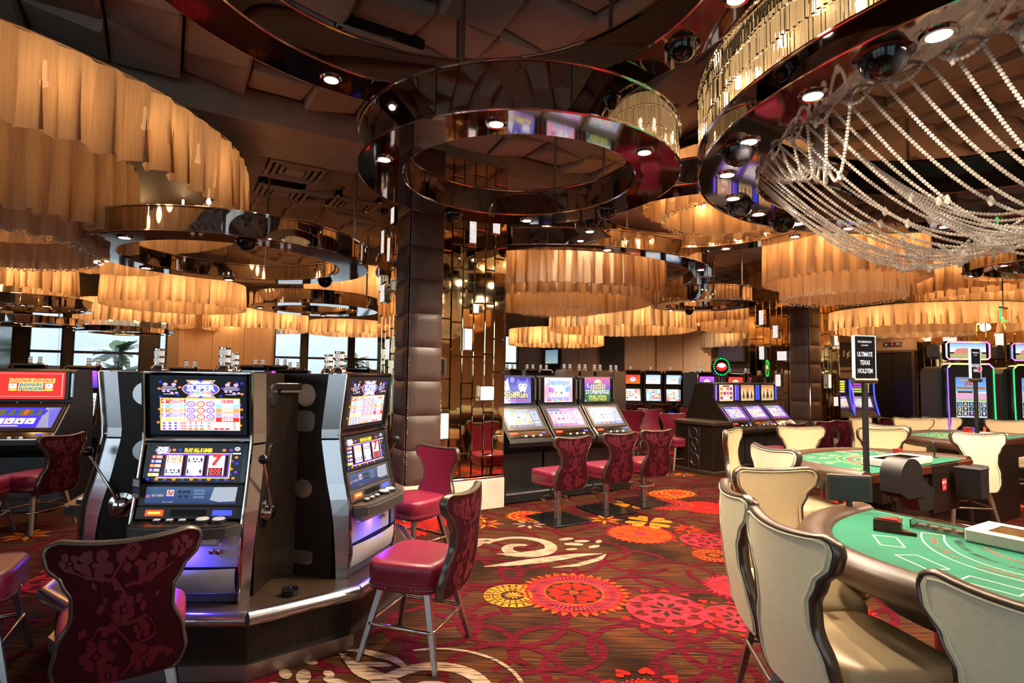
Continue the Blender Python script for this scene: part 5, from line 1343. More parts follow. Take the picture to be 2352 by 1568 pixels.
def art_stone(w):
    p = Px(1465, 262, 1910, 595, w); p.a.grad(*p.P(1687, 350), w, 176 * p.k, sr(110, 90, 200), sr(210, 110, 150)); p.a.grad(*p.P(1687, 516), w, 158 * p.k, sr(50, 80, 50), sr(40, 130, 90)); p.up()
    p.ell(1540, 372, 32, 32, sr(225, 225, 245)); p.ell(1690, 330, 60, 40, sr(255, 220, 180)); p.up(); p.ell(1552, 366, 30, 30, sr(120, 100, 190)); p.ell(1690, 430, 130, 22, sr(190, 190, 90)); p.up()
    for i in range(7): p.rect(1568 + 38 * i, 355 - (14 if 2 < i < 6 else 0), 1592 + 38 * i, 432, sr(205, 195, 150))
    p.rect(1565, 348, 1700, 362, sr(120, 120, 110)); p.rect(1640, 338, 1750, 352, sr(120, 120, 110)); p.up()
    p.text('STONEHENGE', 1685, 462, 66, sr(40, 60, 60), 430, .09); p.up(); p.text('STONEHENGE', 1685, 462, 60, sr(235, 240, 240), 412, .03); p.text('FREE SPINS', 1685, 522, 40, sr(215, 210, 110), 310, .03); p.text('STACKED WILDS', 1685, 560, 36, sr(215, 210, 110), 310, .03); p.ell(1478, 572, 15, 15, sr(130, 170, 240), 10)
    return p.a
def slant(loc, rz, label, top, low, W=.73, led=None, group='slant top slot machines', side_wood=False, mat='black', stand=True):
    t = thing('slot_machine', label, 'slot machine', loc, rz, group)
    prof = [(.16, 0), (.16, .62), (-.10, .74), (-.125, .80), (-.11, .85), (.0, .93), (.26, 1.24), (.33, 1.28), (.34, 1.66), (.40, 1.69), (.72, 1.69), (.80, 1.2), (.82, 0)]
    m = MB(); m.prism(prof, -W / 2 + .012, W / 2 - .012, 'x'); m.build('cabinet', mat, t, smooth=0)
    if side_wood:
        m = MB(); m.prism([(.0, 0), (.02, .7), (-.08, .82), (.0, .95), (.22, 1.2), (.36, 1.45), (.38, 1.66), (.76, 1.66), (.86, 1.3), (1.0, .95), (1.0, 0)], -W / 2 - .03, -W / 2 + .01, 'x'); m.build('side_panel', 'wood', t, smooth=0)
    for s in (-1, 1):
        m = MB(); m.tube([(s * (W / 2 - .02), y, z) for y, z in ((-.115, .83), (.0, .935), (.265, 1.25))], .012, 6); m.build('slant_trim', 'brown_trim', t)
        m = MB(); m.box((s * (W / 2 - .03), .318, 1.49), (.03, .02, .3), .004); m.build('speaker_strip', 'silver' if not led else led, t)
        if led:
            X = frame_front(.02, .955, .245, 1.225, s * (W / 2 - .035)); slab(.02, .3, .01, X @ Matrix.Translation((0, 0, .008)), .003).build('led_strip', led, t)
        m = MB(); m.box((s * .13, .318, 1.26), (.012, .02, .05), .003); m.build('reading_clip', 'silver', t)
    X = frame_front(.325, 1.31, .33, 1.66); slab(W - .12, .36, .03, X @ Matrix.Translation((0, 0, .012))).build('top_bezel', 'gloss_black', t)
    top(W - .22).build('top_screen', 'screen', t, X @ Matrix.Translation((0, 0, .015)))
    X = frame_front(.01, .945, .25, 1.228); slab(W - .10, .375, .03, X @ Matrix.Translation((0, 0, .01))).build('low_bezel', 'brown_trim', t)
    low(W - .17, .30).build('low_screen', 'screen', t, X @ Matrix.Translation((0, .01, .013)))
    X = frame_front(-.105, .858, .0, .935); slab(W - .06, .13, .02, X @ Matrix.Translation((0, 0, .006))).build('deck_plate', 'chrome', t)
    slab(.11, .03, .012, X @ Matrix.Translation((-W * .33, .02, .015)), .004).build('ticket_slot', 'led_red', t)
    slab(.07, .02, .012, X @ Matrix.Translation((W * .32, .02, .015)), .003).build('bill_slot', 'led_blue', t)
    for k in range(6): slab(.036, .024, .014, X @ Matrix.Translation((-.14 + .06 * k, -.035, .018)), .004).build('button', 'candle' if k % 2 else 'black', t)
    m = MB(); m.box((0, .1, .07), (W, .3, .14), .02); m.build('foot_ledge', 'black', t)
    for x in (-.2, .1):
        pts = [(x + .03 * math.cos(2 * PI * k / 16) * .9, .70 - .0 + .05 * math.sin(2 * PI * k / 16)) for k in range(16)]
        X = frame_front(.16, .62, -.10, .74, x); m = MB(); m.prism([(.018 * math.cos(2 * PI * k / 16), .07 * math.sin(2 * PI * k / 16)) for k in range(16)], -.002, .004, 'z', X); m.build('knee_plate', 'bronze', t)
    return t
PA1 = [sr(40, 60, 160), sr(230, 150, 40), sr(60, 150, 190), sr(190, 190, 60), sr(60, 60, 70)]
PA2 = [sr(90, 190, 120), sr(220, 60, 170), sr(200, 60, 60), sr(230, 200, 90), sr(150, 80, 200)]
PA3 = [sr(230, 70, 60), sr(230, 170, 60), sr(170, 60, 160), sr(90, 170, 220), sr(120, 190, 90)]
for k, (lb, tp, pl, bg) in enumerate((('slant slot machine with a blue wolf picture next to the mirror column', art_wolf, PA1, sr(120, 130, 150)), ('slant slot machine with a pink flower and butterfly picture, middle of three', art_snap, PA2, sr(190, 110, 220)), ('slant slot machine with a stone circle picture, right of the three', art_stone, PA3, sr(150, 160, 200)))):
    slant(uv(4.2 + .745 * k, 6.42), GA, lb, tp, lambda w, h, pl=pl, bg=bg: art_cells(w, h, 5, 4, pl, bg))
def art_poker_top(w):
    p = Px(10, 70, 570, 318, w); p.rect(10, 70, 570, 318, sr(238, 30, 12)); p.up()
    for x0, y0, x1, y1 in ((40, 84, 555, 88), (40, 292, 545, 296), (36, 84, 42, 296), (544, 84, 552, 296)): p.rect(x0, y0, x1, y1, sr(240, 170, 170))
    for t, x, y, w_, c in (('DOUBLE', 215, 153, 180, sr(210, 220, 90)), ('DOUBLE', 395, 153, 175, sr(210, 220, 90)), ('BONUS', 295, 190, 190, sr(70, 170, 110)), ('POKER', 295, 226, 205, sr(80, 175, 110))):
        p.text(t, x, y, 34, sr(235, 235, 120), w_ + 8, .12, .12 if y < 160 else 0)
    p.up()
    for t, x, y, w_, c in (('DOUBLE', 215, 153, 172, sr(230, 60, 60)), ('DOUBLE', 395, 153, 167, sr(230, 60, 60)), ('BONUS', 295, 190, 180, sr(30, 110, 170)), ('POKER', 295, 226, 195, sr(30, 110, 170))): p.text(t, x, y, 30, c, w_, .03, .12 if y < 160 else 0)
    for x in (150, 440): p.rect(x - 32, 178, x + 32, 222, WH); p.ell(x, 235, 38, 10, sr(200, 210, 60)); p.up(); p.a.heart(*p.P(x, 196), 8 * p.k, RD); p.a.z -= p.a.eps
    return p.a
def art_poker_low(w, h):
    a = Art(.0007); a.rect(0, 0, w, h, sr(70, 50, 215)); a.rect(w * .40, 0, w * .2, h, sr(170, 165, 160)); a.up()
    a.rect(-w * .1, h * .25, w * .74, h * .3, sr(95, 95, 60)); a.up()
    for i in range(5):
        a.poly([(-w * .2 + i * w * .12, h * .12), (-w * .16 + i * w * .12, h * .12), (-w * .13 + i * w * .12, h * .38), (-w * .2 + i * w * .12, h * .38)], sr(235, 90, 40) if i == 2 else sr(60, 60, 190))
        a.rect(-w * .36 + i * w * .135, -h * .17, w * .12, h * .28, WH); a.up(); a.text('A2AAK'[i], -w * .39 + i * w * .135, -h * .08, h * .14, RD if i < 2 else BK); (a.heart(-w * .36 + i * w * .135, -h * .2, h * .06, RD) if i % 2 == 0 else a.ell(-w * .36 + i * w * .135, -h * .2, h * .05, h * .05, BK, 8)); a.z -= a.eps
    a.rect(-w * .1, -h * .4, w * .3, h * .05, YE)
    return a
slant((-5.92, 6.7, 0), rad(11), 'video poker machine with a glowing red title screen at the left edge', art_poker_top, art_poker_low, W=.98, group='poker machines')
slant((-7.02, 6.45, 0), rad(11), 'video poker machine beyond the left edge next to the red one', art_poker_top, art_poker_low, W=.98, group='poker machines')
def art_pay(w):
    a = Art(.0007); h = w * .8; a.grad(0, 0, w, h, sr(235, 190, 140), sr(240, 205, 160)); a.up()
    for i in range(4):
        for j in range(3): a.rect(-w * .34 + i * w * .225, -h * .3 + j * h * .28, w * .17, h * .16, rs.choice((sr(200, 120, 70), sr(120, 60, 160), WH, sr(210, 80, 140))))
    a.rect(0, h * .42, w * .5, h * .1, sr(150, 60, 40)); return a
def art_desert(w):
    a = Art(.0007); h = w * .8; a.grad(0, h * .2, w, h * .6, sr(235, 200, 150), sr(190, 120, 70)); a.rect(0, -h * .3, w, h * .4, sr(200, 165, 120)); a.up()
    for x, s in ((-.3, .6), (0, 1), (.3, .6)):
        x *= w; a.poly([(x - .1 * w * s, -h * .35), (x + .1 * w * s, -h * .35), (x + .06 * w * s, h * .05), (x, h * .3 * s), (x - .06 * w * s, h * .05)], sr(60, 35, 45)); a.up(); a.ell(x, h * .08 * s, .035 * w * s, .05 * h * s, sr(190, 130, 90), 8); a.z -= a.eps
    return a
for k, (lb, tp, ld) in enumerate((('purple lit slant machine beside the wooden stand, showing a pay table', art_pay, 'led_purple'), ('blue lit slant machine in the middle of the right bank', art_desert, 'led_blue'), ('blue lit slant machine next to the right leather pier', art_desert, 'led_blue'))):
    slant(uv(8.97 + .63 * k, 6.6), GA, lb, tp, lambda w, h: art_cells(w, h, 5, 3, PA2, sr(140, 70, 200), False), W=.62, led=ld, side_wood=(k == 0), mat='dark_grey').scale.z = .95
# ---- upright machines far away
def art_blaze(w):
    a = Art(.001); h = w * .62; c0, c1 = rs.choice(((sr(240, 110, 40), sr(230, 60, 50)), (sr(230, 235, 245), sr(170, 200, 240)), (sr(90, 60, 220), sr(200, 90, 220)))); a.grad(0, 0, w, h, c0, c1); a.up(); a.ell(0, 0, w * .2, h * .25, WH, 12); a.up(); a.text(rs.choice(('777', '$$', 'WIN')), 0, 0, h * .3, rs.choice((RD, BL, OR)), bold=.04); return a
def art_grid(w):
    a = Art(.001); h = w * .8; a.rect(0, 0, w, h, WH if rs.random() < .5 else sr(190, 225, 240)); a.up()
    for i in range(5):
        for j in range(6): a.rect(-w * .4 + i * w * .2, -h * .42 + j * h * .165, w * .17, h * .1, rs.choice((RD, OR, LB, WH, sr(210, 210, 210), sr(240, 230, 210))))
    return a
def upright(loc, rz, label, W=.62, H=1.9, group='far upright slot machines', trim='bronze', screens=True, nb=2, mat='black'):
    t = thing('slot_machine', label, 'slot machine', loc, rz, group)
    prof = [(.05, 0), (.05, .62), (-.14, .70), (-.15, .78), (.0, .84), (.06, 1.1), (.10, 1.42), (.06, H - .05), (.12, H), (.6, H), (.62, 0)]
    m = MB(); m.prism(prof, -W / 2, W / 2, 'x'); m.build('cabinet', mat, t, smooth=0)
    for s in (-1, 1):
        m = MB(); m.tube([(s * (W / 2 - .02), y - .01, z) for y, z in ((-.0, .84), (.06, 1.1), (.10, 1.42), (.06, H - .05), (.12, H))], .016, 6); m.build('edge_trim', trim, t)
    m = MB(); m.box((0, .09, H + .01), (W * .8, .12, .04), .015); m.build('crown', trim, t)
    if screens:
        X = frame_front(.098, 1.44, .062, H - .07); art_blaze(W - .13).build('top_screen', 'screen', t, X @ Matrix.Translation((0, 0, .01)))
        X = frame_front(.02, .93, .095, 1.38); art_grid(W - .13).build('low_screen', 'screen', t, X @ Matrix.Translation((0, 0, .01)))
    m = MB(); m.box((0, -.05, .81), (W - .04, .18, .03), .01); m.build('button_deck', 'chrome', t)
    m = MB(); m.box((W * .2, -.02, .86), (.09, .02, .03), .004); m.build('ticket_slot', 'led_red', t); m = MB(); m.box((-W * .2, .03, .64), (.2, .06, .05), .004); m.build('bill_slot', 'led_blue', t)
    for k in range(nb): beacon(t, (k - (nb - 1) / 2) * .14, .35, H, .9)
    return t
for k in range(4):
    upright(at(1408 + 47 * k, 900, Y=16.6).xy.to_3d(), rad(2), ['leftmost far upright slot machine, blue top screen, partly hidden', 'second far upright slot machine with an orange top screen', 'third far upright slot machine with pale screens', 'rightmost far upright slot machine beside the dark kiosk'][k], W=.56, H=1.86, nb=1)
kk = thing('kiosk', 'dark round topped kiosk right of the far upright slot machines', 'kiosk', at(1592, 900, Y=16.3).xy.to_3d(), rad(-5))
m = MB(); m.prism([(-.35, 0), (.35, 0)] + [(.35 * math.cos(a), 1.55 + .3 * math.sin(a)) for a in [PI * k / 12 for k in range(13)]], 0, .5, 'y'); m.build('body', 'gloss_black', kk, smooth=30)
m = MB(); m.box((0, -.01, 1.3), (.34, .03, .25), .006); m.build('display', 'dark_grey', kk)
# machines whose tops show over the near banks
def low_block(px, Y, rz, label, n=1, **kw):
    return upright(at(px, 900, Y=Y).xy.to_3d(), rad(rz), label, **kw)
for px, Y, rz, lb, kw in ((1188, 12.6, 30, 'far machine with a chrome beacon just right of the mirror column', dict(screens=False, W=.33)), (1224, 12.9, 10, 'far machine with a yellow lit top left of the blue mirrored cabinets', dict(W=.33)), (1256, 13.1, 10, 'second far machine with a yellow lit top', dict(W=.33)), (1286, 12.4, 200, 'first chrome edged cabinet seen from behind over the slant machines', dict(screens=False, trim='chrome', mat='steel')), (1320, 12.5, 200, 'second chrome edged cabinet seen from behind', dict(screens=False, trim='chrome', mat='steel')), (1354, 12.6, 200, 'third chrome edged cabinet seen from behind', dict(screens=False, trim='chrome', mat='steel')), (1388, 12.9, 205, 'last chrome edged cabinet seen from behind over the stone circle machine', dict(screens=False, trim='chrome', mat='steel')),
                          (1628, 13.4, 20, 'far machine with a wide chrome top behind the purple lit machines', dict(trim='chrome')), (1694, 13.8, 20, 'far machine right of the green domed sign', dict(trim='chrome')), (1742, 14.0, 20, 'far machine half hidden by the right mirror column', dict(trim='chrome')),
                          (180, 8.6, 8, 'upright machine with a bright blue screen between the poker machine and carousel', dict(H=1.72)), (412, 9.6, 5, 'machine behind the carousel with a chrome beacon left of centre', dict(H=1.72, screens=False)), (575, 10.2, 3, 'far machine with a red lit top right of the front carousel machine', dict(H=1.78)), (628, 10.4, 3, 'second far machine with a red lit top behind the carousel', dict(H=1.78)), (668, 10.0, 15, 'far machine behind the carousel gap', dict(H=1.72, screens=False)), (815, 10.4, -10, 'far machine above the right carousel machine', dict(H=1.76, trim='chrome', screens=False)), (55, 9.6, 20, 'far machine above the poker machine at the left edge', dict(H=1.75, screens=False))):
    low_block(px, Y, rz, lb, **(({'W': .31, 'H': 1.8} if kw.get('mat') == 'steel' else {'W': .56, 'H': 1.8}) | kw))
dm = thing('dome_sign', 'green bulb edged round sign on top of the right bank', 'sign', at(1655, 842, Y=13.0), rad(10))
m = MB(); m.lathe([(.22, 0), (.22, .08), (.0005, .08)], 24, Matrix.Translation((0, .04, 0)) @ Matrix.Rotation(PI / 2, 4, 'X')); m.build('disc', 'gloss_black', dm)
m = MB()
for k in range(22): m.lathe([(.016, -.01), (.012, .01), (.0005, .016)], 6, Matrix.Translation((.19 * math.cos(2 * PI * k / 22), -.05, .19 * math.sin(2 * PI * k / 22))) @ Matrix.Rotation(PI / 2, 4, 'X'))
m.build('bulb_ring', 'led_green', dm, kind='stuff')
a = Art(.001); a.ell(0, 0, .14, .10, sr(210, 40, 40)); a.up(); a.ell(0, .03, .1, .05, WH); a.build('sign_face', 'screen', dm, Matrix.Translation((0, -.045, 0)) @ Matrix.Rotation(PI / 2, 4, 'X'))
m = MB(); m.tube([(0, 0, -.2), (0, 0, -.35)], .03, 8); m.build('stem', 'chrome', dm)

# ---- tall neon edged machines on the right
def art_outback(w):
    a = Art(.001); h = w * 1.45; a.grad(0, h * .32, w, h * .36, sr(120, 170, 225), sr(90, 130, 210)); a.rect(0, h * -.18, w, h * .64, sr(200, 205, 215)); a.up()
    a.text('OUTBACK', 0, h * .42, h * .11, sr(60, 40, 30), w * .82, .07, 0); a.text('JACK', 0, h * .34, h * .1, sr(60, 40, 30), w * .42, .07); a.up(); a.text('OUTBACK', 0, h * .42, h * .10, sr(245, 190, 60), w * .78, .02); a.text('JACK', 0, h * .34, h * .09, sr(235, 90, 40), w * .38, .02)
    a.rect(0, h * .23, w * .94, h * .06, sr(150, 110, 60)); a.rect(-w * .2, h * .13, w * .5, h * .05, sr(60, 50, 50)); a.rect(0, h * .02, w, h * .16, sr(205, 150, 190)); a.rect(0, -h * .06, w, h * .06, sr(140, 170, 110))
    for i in range(5):
        for j in range(3):
            x, y = -w * .4 + w * .2 * i, -h * .17 - h * .12 * j; a.rect(x, y, w * .18, h * .11, sr(40, 45, 60)); a.up(); a.text(rs.choice('AKQJ9'), x, y, h * .1, rs.choice((WH, PK, LB, sr(220, 220, 160))), bold=.03); a.z -= a.eps
    return a
def art_rock(w):
    a = Art(.001); h = w * .45; a.grad(0, h * .2, w, h * .6, sr(225, 230, 240), sr(130, 175, 230)); a.rect(0, -h * .35, w, h * .3, sr(165, 160, 110)); a.up(); a.poly([(-w * .4, -h * .2), (w * .4, -h * .2), (w * .33, h * .12), (w * .1, h * .18), (-w * .2, h * .16), (-w * .33, h * .1)], sr(200, 120, 110)); return a
def neon(loc, rz, label, right='led_green', left='led_purple'):
    t = thing('slot_machine', label, 'slot machine', loc, rz, 'neon edged slot machines'); W, H = .62, 1.95
    def body(x0, x1, y0, y1, z0, z1, r): return [(x0, z0), (x1, z0), (x1, z1 - r), (x1 - r * .3, z1 - r * .3), (x1 - r, z1), (x0 + r, z1), (x0 + r * .3, z1 - r * .3), (x0, z1 - r)]
    m = MB(); m.prism(body(-W / 2, W / 2, 0, 0, .75, H, .06), 0, .16, 'y'); m.build('screen_housing', 'gloss_black', t, smooth=0)
    m = MB(); m.prism(body(-W / 2 - .06, W / 2 + .02, 0, 0, 0, H - .03, .1), .16, .62, 'y'); m.build('cabinet', 'black', t, smooth=0)
    for s, mt in ((-1, left), (1, right)):
        m = MB(); m.tube([(s * (W / 2 + .008), -.008 - .02 * k * k, H - .06 - 1.05 * k) for k in [i / 8 for i in range(9)]], .010, 6); m.build('neon_edge', mt, t)
    m = MB(); m.tube([(-W / 2, -.01, H - .05), (-W / 2 + .05, -.01, H + .005), (W / 2 - .05, -.01, H + .005), (W / 2, -.01, H - .05)], .012, 6); m.build('neon_top', 'led_rainbow', t)
    X = frame_front(-.004, 1.12, -.004, 1.78); art_outback(W - .2).build('main_screen', 'screen', t, X)
    m = MB(); m.box((0, .1, H + .21), (.62, .12, .30), .03); tp = m.build('topper', 'gloss_black', t)
    m = MB(); r = .012; m.tube([(-.27, .035, H + .08), (.27, .035, H + .08), (.30, .035, H + .11), (.30, .035, H + .31), (.27, .035, H + .34), (-.27, .035, H + .34), (-.30, .035, H + .31), (-.30, .035, H + .11)], r, 6, True); m.build('topper_neon', 'led_rainbow', tp)
    art_rock(.50).build('topper_screen', 'screen', tp, frame_front(.036, H + .1, .036, H + .32))
    m = MB(); m.box((-.40, .2, H + .2), (.1, .2, .24), .03); m.build('speaker', 'black', t)
    m = MB(); m.box((0, -.12, .72), (W, .3, .08), .03); m.build('button_deck', 'black', t)
    for nm, mt, x, w_, h_ in (('card_reader', 'led_blue', -.03, .15, .05), ('ticket_slot', 'led_red', .17, .035, .09)): m = MB(); m.box((x, -.004, .97), (w_, .012, h_), .003); m.build(nm, mt, t)
    return t
p0 = at(2230, 900, Y=8.55)
neon((p0.x, p0.y, 0), rad(-8), 'tall slot machine with a rainbow lit topper and outback scene at right', 'led_green', 'led_purple')
neon((p0.x + 1.1, p0.y + .1, 0), rad(-8), 'tall green edged slot machine cut by the right edge', 'led_rainbow', 'led_green')
def blue_curve(px, Y, rz, label):
    p = at(px, 900, Y=Y); t = thing('slot_machine', label, 'slot machine', (p.x, p.y, 0), rad(rz), 'blue edged curved slot machines'); W = .66
    m = MB(); m.prism([(.0, 0), (.0, .7), (-.1, .8), (.0, .95), (.14, 1.3), (.12, 1.72), (.6, 1.72), (.6, 0)], -W / 2, W / 2, 'x'); m.build('cabinet', 'black', t, smooth=0)
    for s in (-1, 1): m = MB(); m.tube([(s * (W / 2 - .01 - .05 * math.sin(PI * k)), -.06 + .16 * k, .84 + .86 * k) for k in [i / 8 for i in range(9)]], .02, 6); m.build('led_edge', 'led_blue' if s > 0 else 'led_purple', t)
    a = Art(.001); a.rect(0, 0, .46, .3, sr(40, 20, 60)); a.up()
    for j in range(5): a.rect(-.08, .12 - .06 * j, .26, .04, rs.choice((sr(170, 200, 60), sr(200, 110, 60), sr(160, 80, 170)))); a.rect(.14, .12 - .06 * j, .12, .04, YE)
    a.build('top_screen', 'screen', t, frame_front(.13, 1.36, .115, 1.68))
    art_cells(.46, .3, 4, 3, PA3, sr(90, 40, 110), False).build('low_screen', 'screen', t, frame_front(.0, .98, .13, 1.3) @ Matrix.Translation((0, 0, .008)))
    m = MB(); m.box((0, -.08, .8), (W, .16, .05), .015); m.build('button_deck', 'chrome', t)
    return t
blue_curve(1930, 13.5, 5, 'blue edged curved slot machine half hidden by the mirror column'); blue_curve(1986, 13.6, 5, 'blue edged curved slot machine behind the sign post')
# ================================================================== gaming tables and what stands on them
TZ = .98
def arc_text(a, txt, rx, ry, d0, d1, size, c, bold=.02):
    n = len(txt); M_ = 400; acc = [0.0]
    pt = lambda d: (rx * math.cos(rad(d)), ry * math.sin(rad(d)))
    for i in range(M_):
        p, q = pt(d0 + (d1 - d0) * i / M_), pt(d0 + (d1 - d0) * (i + 1) / M_); acc.append(acc[-1] + math.hypot(q[0] - p[0], q[1] - p[1]))
    size = min(size, 1.25 * acc[-1] / n); j = 0
    for i, chh in enumerate(txt):
        s_ = acc[-1] * (i + .5) / n
        while acc[j + 1] < s_: j += 1
        if chh == ' ': continue
        th = rad(d0 + (d1 - d0) * j / M_); tx, ty = -rx * math.sin(th), ry * math.cos(th)
        a.text(chh, rx * math.cos(th), ry * math.sin(th), size, c, bold=bold, rot=math.atan2(ty, tx))
def table(cx, cy, rz, a_, b_, label, rich=False, base_dark=True):
    t = thing('gaming_table', label, 'table', (cx, cy, 0), rz, 'green felt gaming tables')
    def out(q, k, n=40):
        e = .82
        return [((a_ - q) * math.copysign(abs(math.cos(th)) ** e, math.cos(th)), -(b_ - q) * abs(math.sin(th)) ** e + k) for th in [PI + PI * i / n for i in range(n + 1)]]
    m = MB(); m.prism(out(.10, 0), TZ - .05, TZ, 'z'); m.build('felt_top', 'felt', t, smooth=30)
    P = out(.075, 0); n = len(P); sec = [(-.075, -.07), (-.06, -.09), (.03, -.095), (.07, -.06), (.078, -.02), (.055, .015), (.0, .03), (-.05, .022), (-.075, .005)]
    m = MB(); vs = []
    for i, p in enumerate(P):
        q0, q1 = P[max(0, i - 1)], P[min(n - 1, i + 1)]; d = Vector((q1[0] - q0[0], q1[1] - q0[1], 0)).normalized(); nx = Vector((d.y, -d.x, 0))
        vs += [Vector((p[0], p[1], TZ + z)) + nx * r for r, z in sec]
    L = len(sec); m.add(vs, [(i * L + k, (i + 1) * L + k, (i + 1) * L + (k + 1) % L, i * L + (k + 1) % L) for i in range(n - 1) for k in range(L)] + [tuple(range(L)), tuple(range((n - 1) * L, n * L))[::-1]])
    m.build('arm_rail', 'tan_leather', t, smooth=60)
    m = MB(); m.box((0, .0, TZ - .035), (2 * a_ - .1, .05, .07), .008); m.build('dealer_edge', 'mahogany', t)
    m = MB(); m.prism(out(.30, 0), .74, TZ - .05, 'z'); m.build('apron', 'table_wood', t, smooth=30)
    m = MB(); m.prism(out(.52, 0), .0, .74, 'z'); m.build('base', 'table_wood', t, smooth=30)
    ar = Art(.0004); ar.z = .0012
    LN, RDd, KK, YY = sr(225, 230, 180), sr(200, 45, 40), sr(6, 24, 18), sr(215, 200, 60)
    def arcband(rx, ry, w, c, d0, d1, n=44):
        for i in range(n):
            q = []
            for th, s in ((d0 + (d1 - d0) * i / n, -1), (d0 + (d1 - d0) * i / n, 1), (d0 + (d1 - d0) * (i + 1) / n, 1), (d0 + (d1 - d0) * (i + 1) / n, -1)): th = rad(th); q.append(((rx + s * w) * math.cos(th), (ry + s * w) * math.sin(th)))
            ar.poly(q, c)
    if not rich:
        for k in (0, 1): arcband(.50 - .085 * k, .72 - .085 * k, .0035, LN, 205, 335)
        for d in (205, 335): th = rad(d); ar.strip([(.50 * math.cos(th), .72 * math.sin(th)), (.415 * math.cos(th), .635 * math.sin(th))], .0035, LN)
        arc_text(ar, 'PAYS 2 TO 1 - INSURANCE - PAYS 2 TO 1', .457, .677, 212, 328, .062, RDd)
        arc_text(ar, 'DEALER MUST STAND ON ALL 17S', .375, .56, 214, 326, .06, KK, .03); arc_text(ar, 'BLACKJACK PAYS 3 TO 2', .30, .455, 226, 314, .072, RDd)
        for d in (199, 224, 247, 270, 293, 316, 341):
            th = rad(d); x, y = .64 * math.cos(th), .87 * math.sin(th); w = math.atan2(.87 * math.cos(th), -.64 * math.sin(th)); c_, s_ = math.cos(w), math.sin(w)
            q = [(-.085, -.045), (.085, -.045), (.085, .045), (-.085, .045)]; q = [(x + i * c_ - j * s_, y + i * s_ + j * c_) for i, j in q]
            for i in range(4): ar.strip([q[i], q[(i + 1) % 4]], .0035, LN)
    else:
        arcband(.40, .56, .012, RDd, 200, 340); arcband(.44, .60, .004, LN, 200, 340); arcband(.36, .52, .004, LN, 200, 340); arcband(.5, .66, .006, YY, 200, 340)
        arc_text(ar, 'ULTIMATE TEXAS HOLDEM', .28, .40, 215, 325, .06, YY)
        q = random.Random(4)
        for d in (196, 222, 246, 270, 294, 318, 344):
            th = rad(d)
            for j, (rr, c) in enumerate(((.62, YY), (.72, RDd), (.82, LN))):
                x, y = rr * math.cos(th) * 1.05, (rr + .12) * math.sin(th); ar.ring(x, y, .026, .034, c, 14)
                ar.ring(x + .07, y + .02, .026, .032, LN, 14)
            ar.text('x'.join('OO'), .52 * math.cos(th), .72 * math.sin(th), .05, LN)
        for k in range(6): ar.rect(-.62 + .02 * k, -.26 - .03 * k, .2, .012, LN)
    link('felt_print', ar.mesh('felt_print', 'print', lambda x, y, z: (x, y, TZ + z)), t, kind='stuff')
    return t
def on(t, x, y, z=TZ): return t.matrix_basis @ Vector((x, y, z))
bpy.context.view_layer.update()
T1 = table(2.45, 2.48, GA - PI / 2, .96, 1.16, 'nearest green felt gaming table with brown arm rail at the lower right')
T2 = table(3.45, 4.75, GA + PI, .98, 1.05, 'second green felt table with the tall sign post, in the middle distance', True)
T3 = table(6.05, 6.95, GA + PI, .98, 1.05, 'third green felt table furthest back at the right edge', True)
bpy.context.view_layer.update()
def thing_on(T, name, label, cat, x, y, rz=0, z=TZ, group=None):
    return thing(name, label, cat, T.matrix_world @ Vector((x, y, z)), T.rotation_euler.z + rad(rz), group)
def chip_tray(T, label, x=0.05, y=-.17, w=.68, d=.26):
    t = thing_on(T, 'chip_tray', label, 'chip tray', x, y, 0, TZ + .001, 'covered chip trays')
    m = MB()
    for c, s in (((0, d / 2 - .02, .03), (w, .04, .06)), ((0, -d / 2 + .02, .03), (w, .04, .06)), ((w / 2 - .035, 0, .03), (.07, d - .08, .06)), ((-w / 2 + .035, 0, .03), (.07, d - .08, .06))): m.box(c, s, .008)
    m.build('frame', 'tray_white', t)
    m = MB(); m.box((0, 0, .006), (w - .14, d - .08, .012)); m.build('tray_floor', 'dark_grey', t, smooth=0)
    m = MB(); m.box((0, 0, .052), (w - .13, d - .07, .006), .001); m.build('clear_lid', 'acrylic', t, smooth=0)
    for k in range(9):
        c = rs.choice(('red', 'led_none', 'white', 'felt', 'black')) if k else 'felt'
        c = 'white' if c == 'led_none' else c
        m = MB(); m.lathe([(.0005, -.07), (.019, -.07), (.019, .07), (.0005, .07)], 12, Matrix.Translation((-w * .36 + k * w * .09, 0, .027)) @ Matrix.Rotation(PI / 2, 4, 'X')); m.build('chip_roll', c, t)
    return t
chip_tray(T1, 'ivory framed chip tray under a clear lid on the nearest table'); chip_tray(T2, 'ivory framed chip tray on the second table'); chip_tray(T3, 'ivory framed chip tray on the third table')
h = thing_on(T1, 'card_holder', 'triangular dark wood card holder on the nearest felt', 'card holder', -.56, -.40, 20)
m = MB(); m.prism([(-.05, -.06), (.06, -.06), (.06, .05)], 0, .055, 'z'); m.build('holder_block', 'mahogany', h, smooth=0)
m = MB(); m.prism([(-.05, -.045), (.045, -.045), (.045, .05)], .056, .06, 'z'); m.build('inlay', 'red', h, smooth=0)
m = MB(); m.prism([(.062, -.06), (.12, -.06), (.062, -.0)], 0, .016, 'z'); m.build('step', 'mahogany', h, smooth=0)
d = thing_on(T1, 'discard_tray', 'clear acrylic tray lying on the nearest table left of the chip tray', 'tray', -.42, -.19, 4)
m = MB()
for c, s in (((0, 0, .006), (.22, .12, .01)), ((0, .057, .022), (.22, .006, .034)), ((0, -.057, .022), (.22, .006, .034)), ((.107, 0, .022), (.006, .11, .034)), ((-.107, 0, .022), (.006, .11, .034))): m.box(c, s, .001)
m.build('shell', 'acrylic', d, smooth=0)
m = MB()
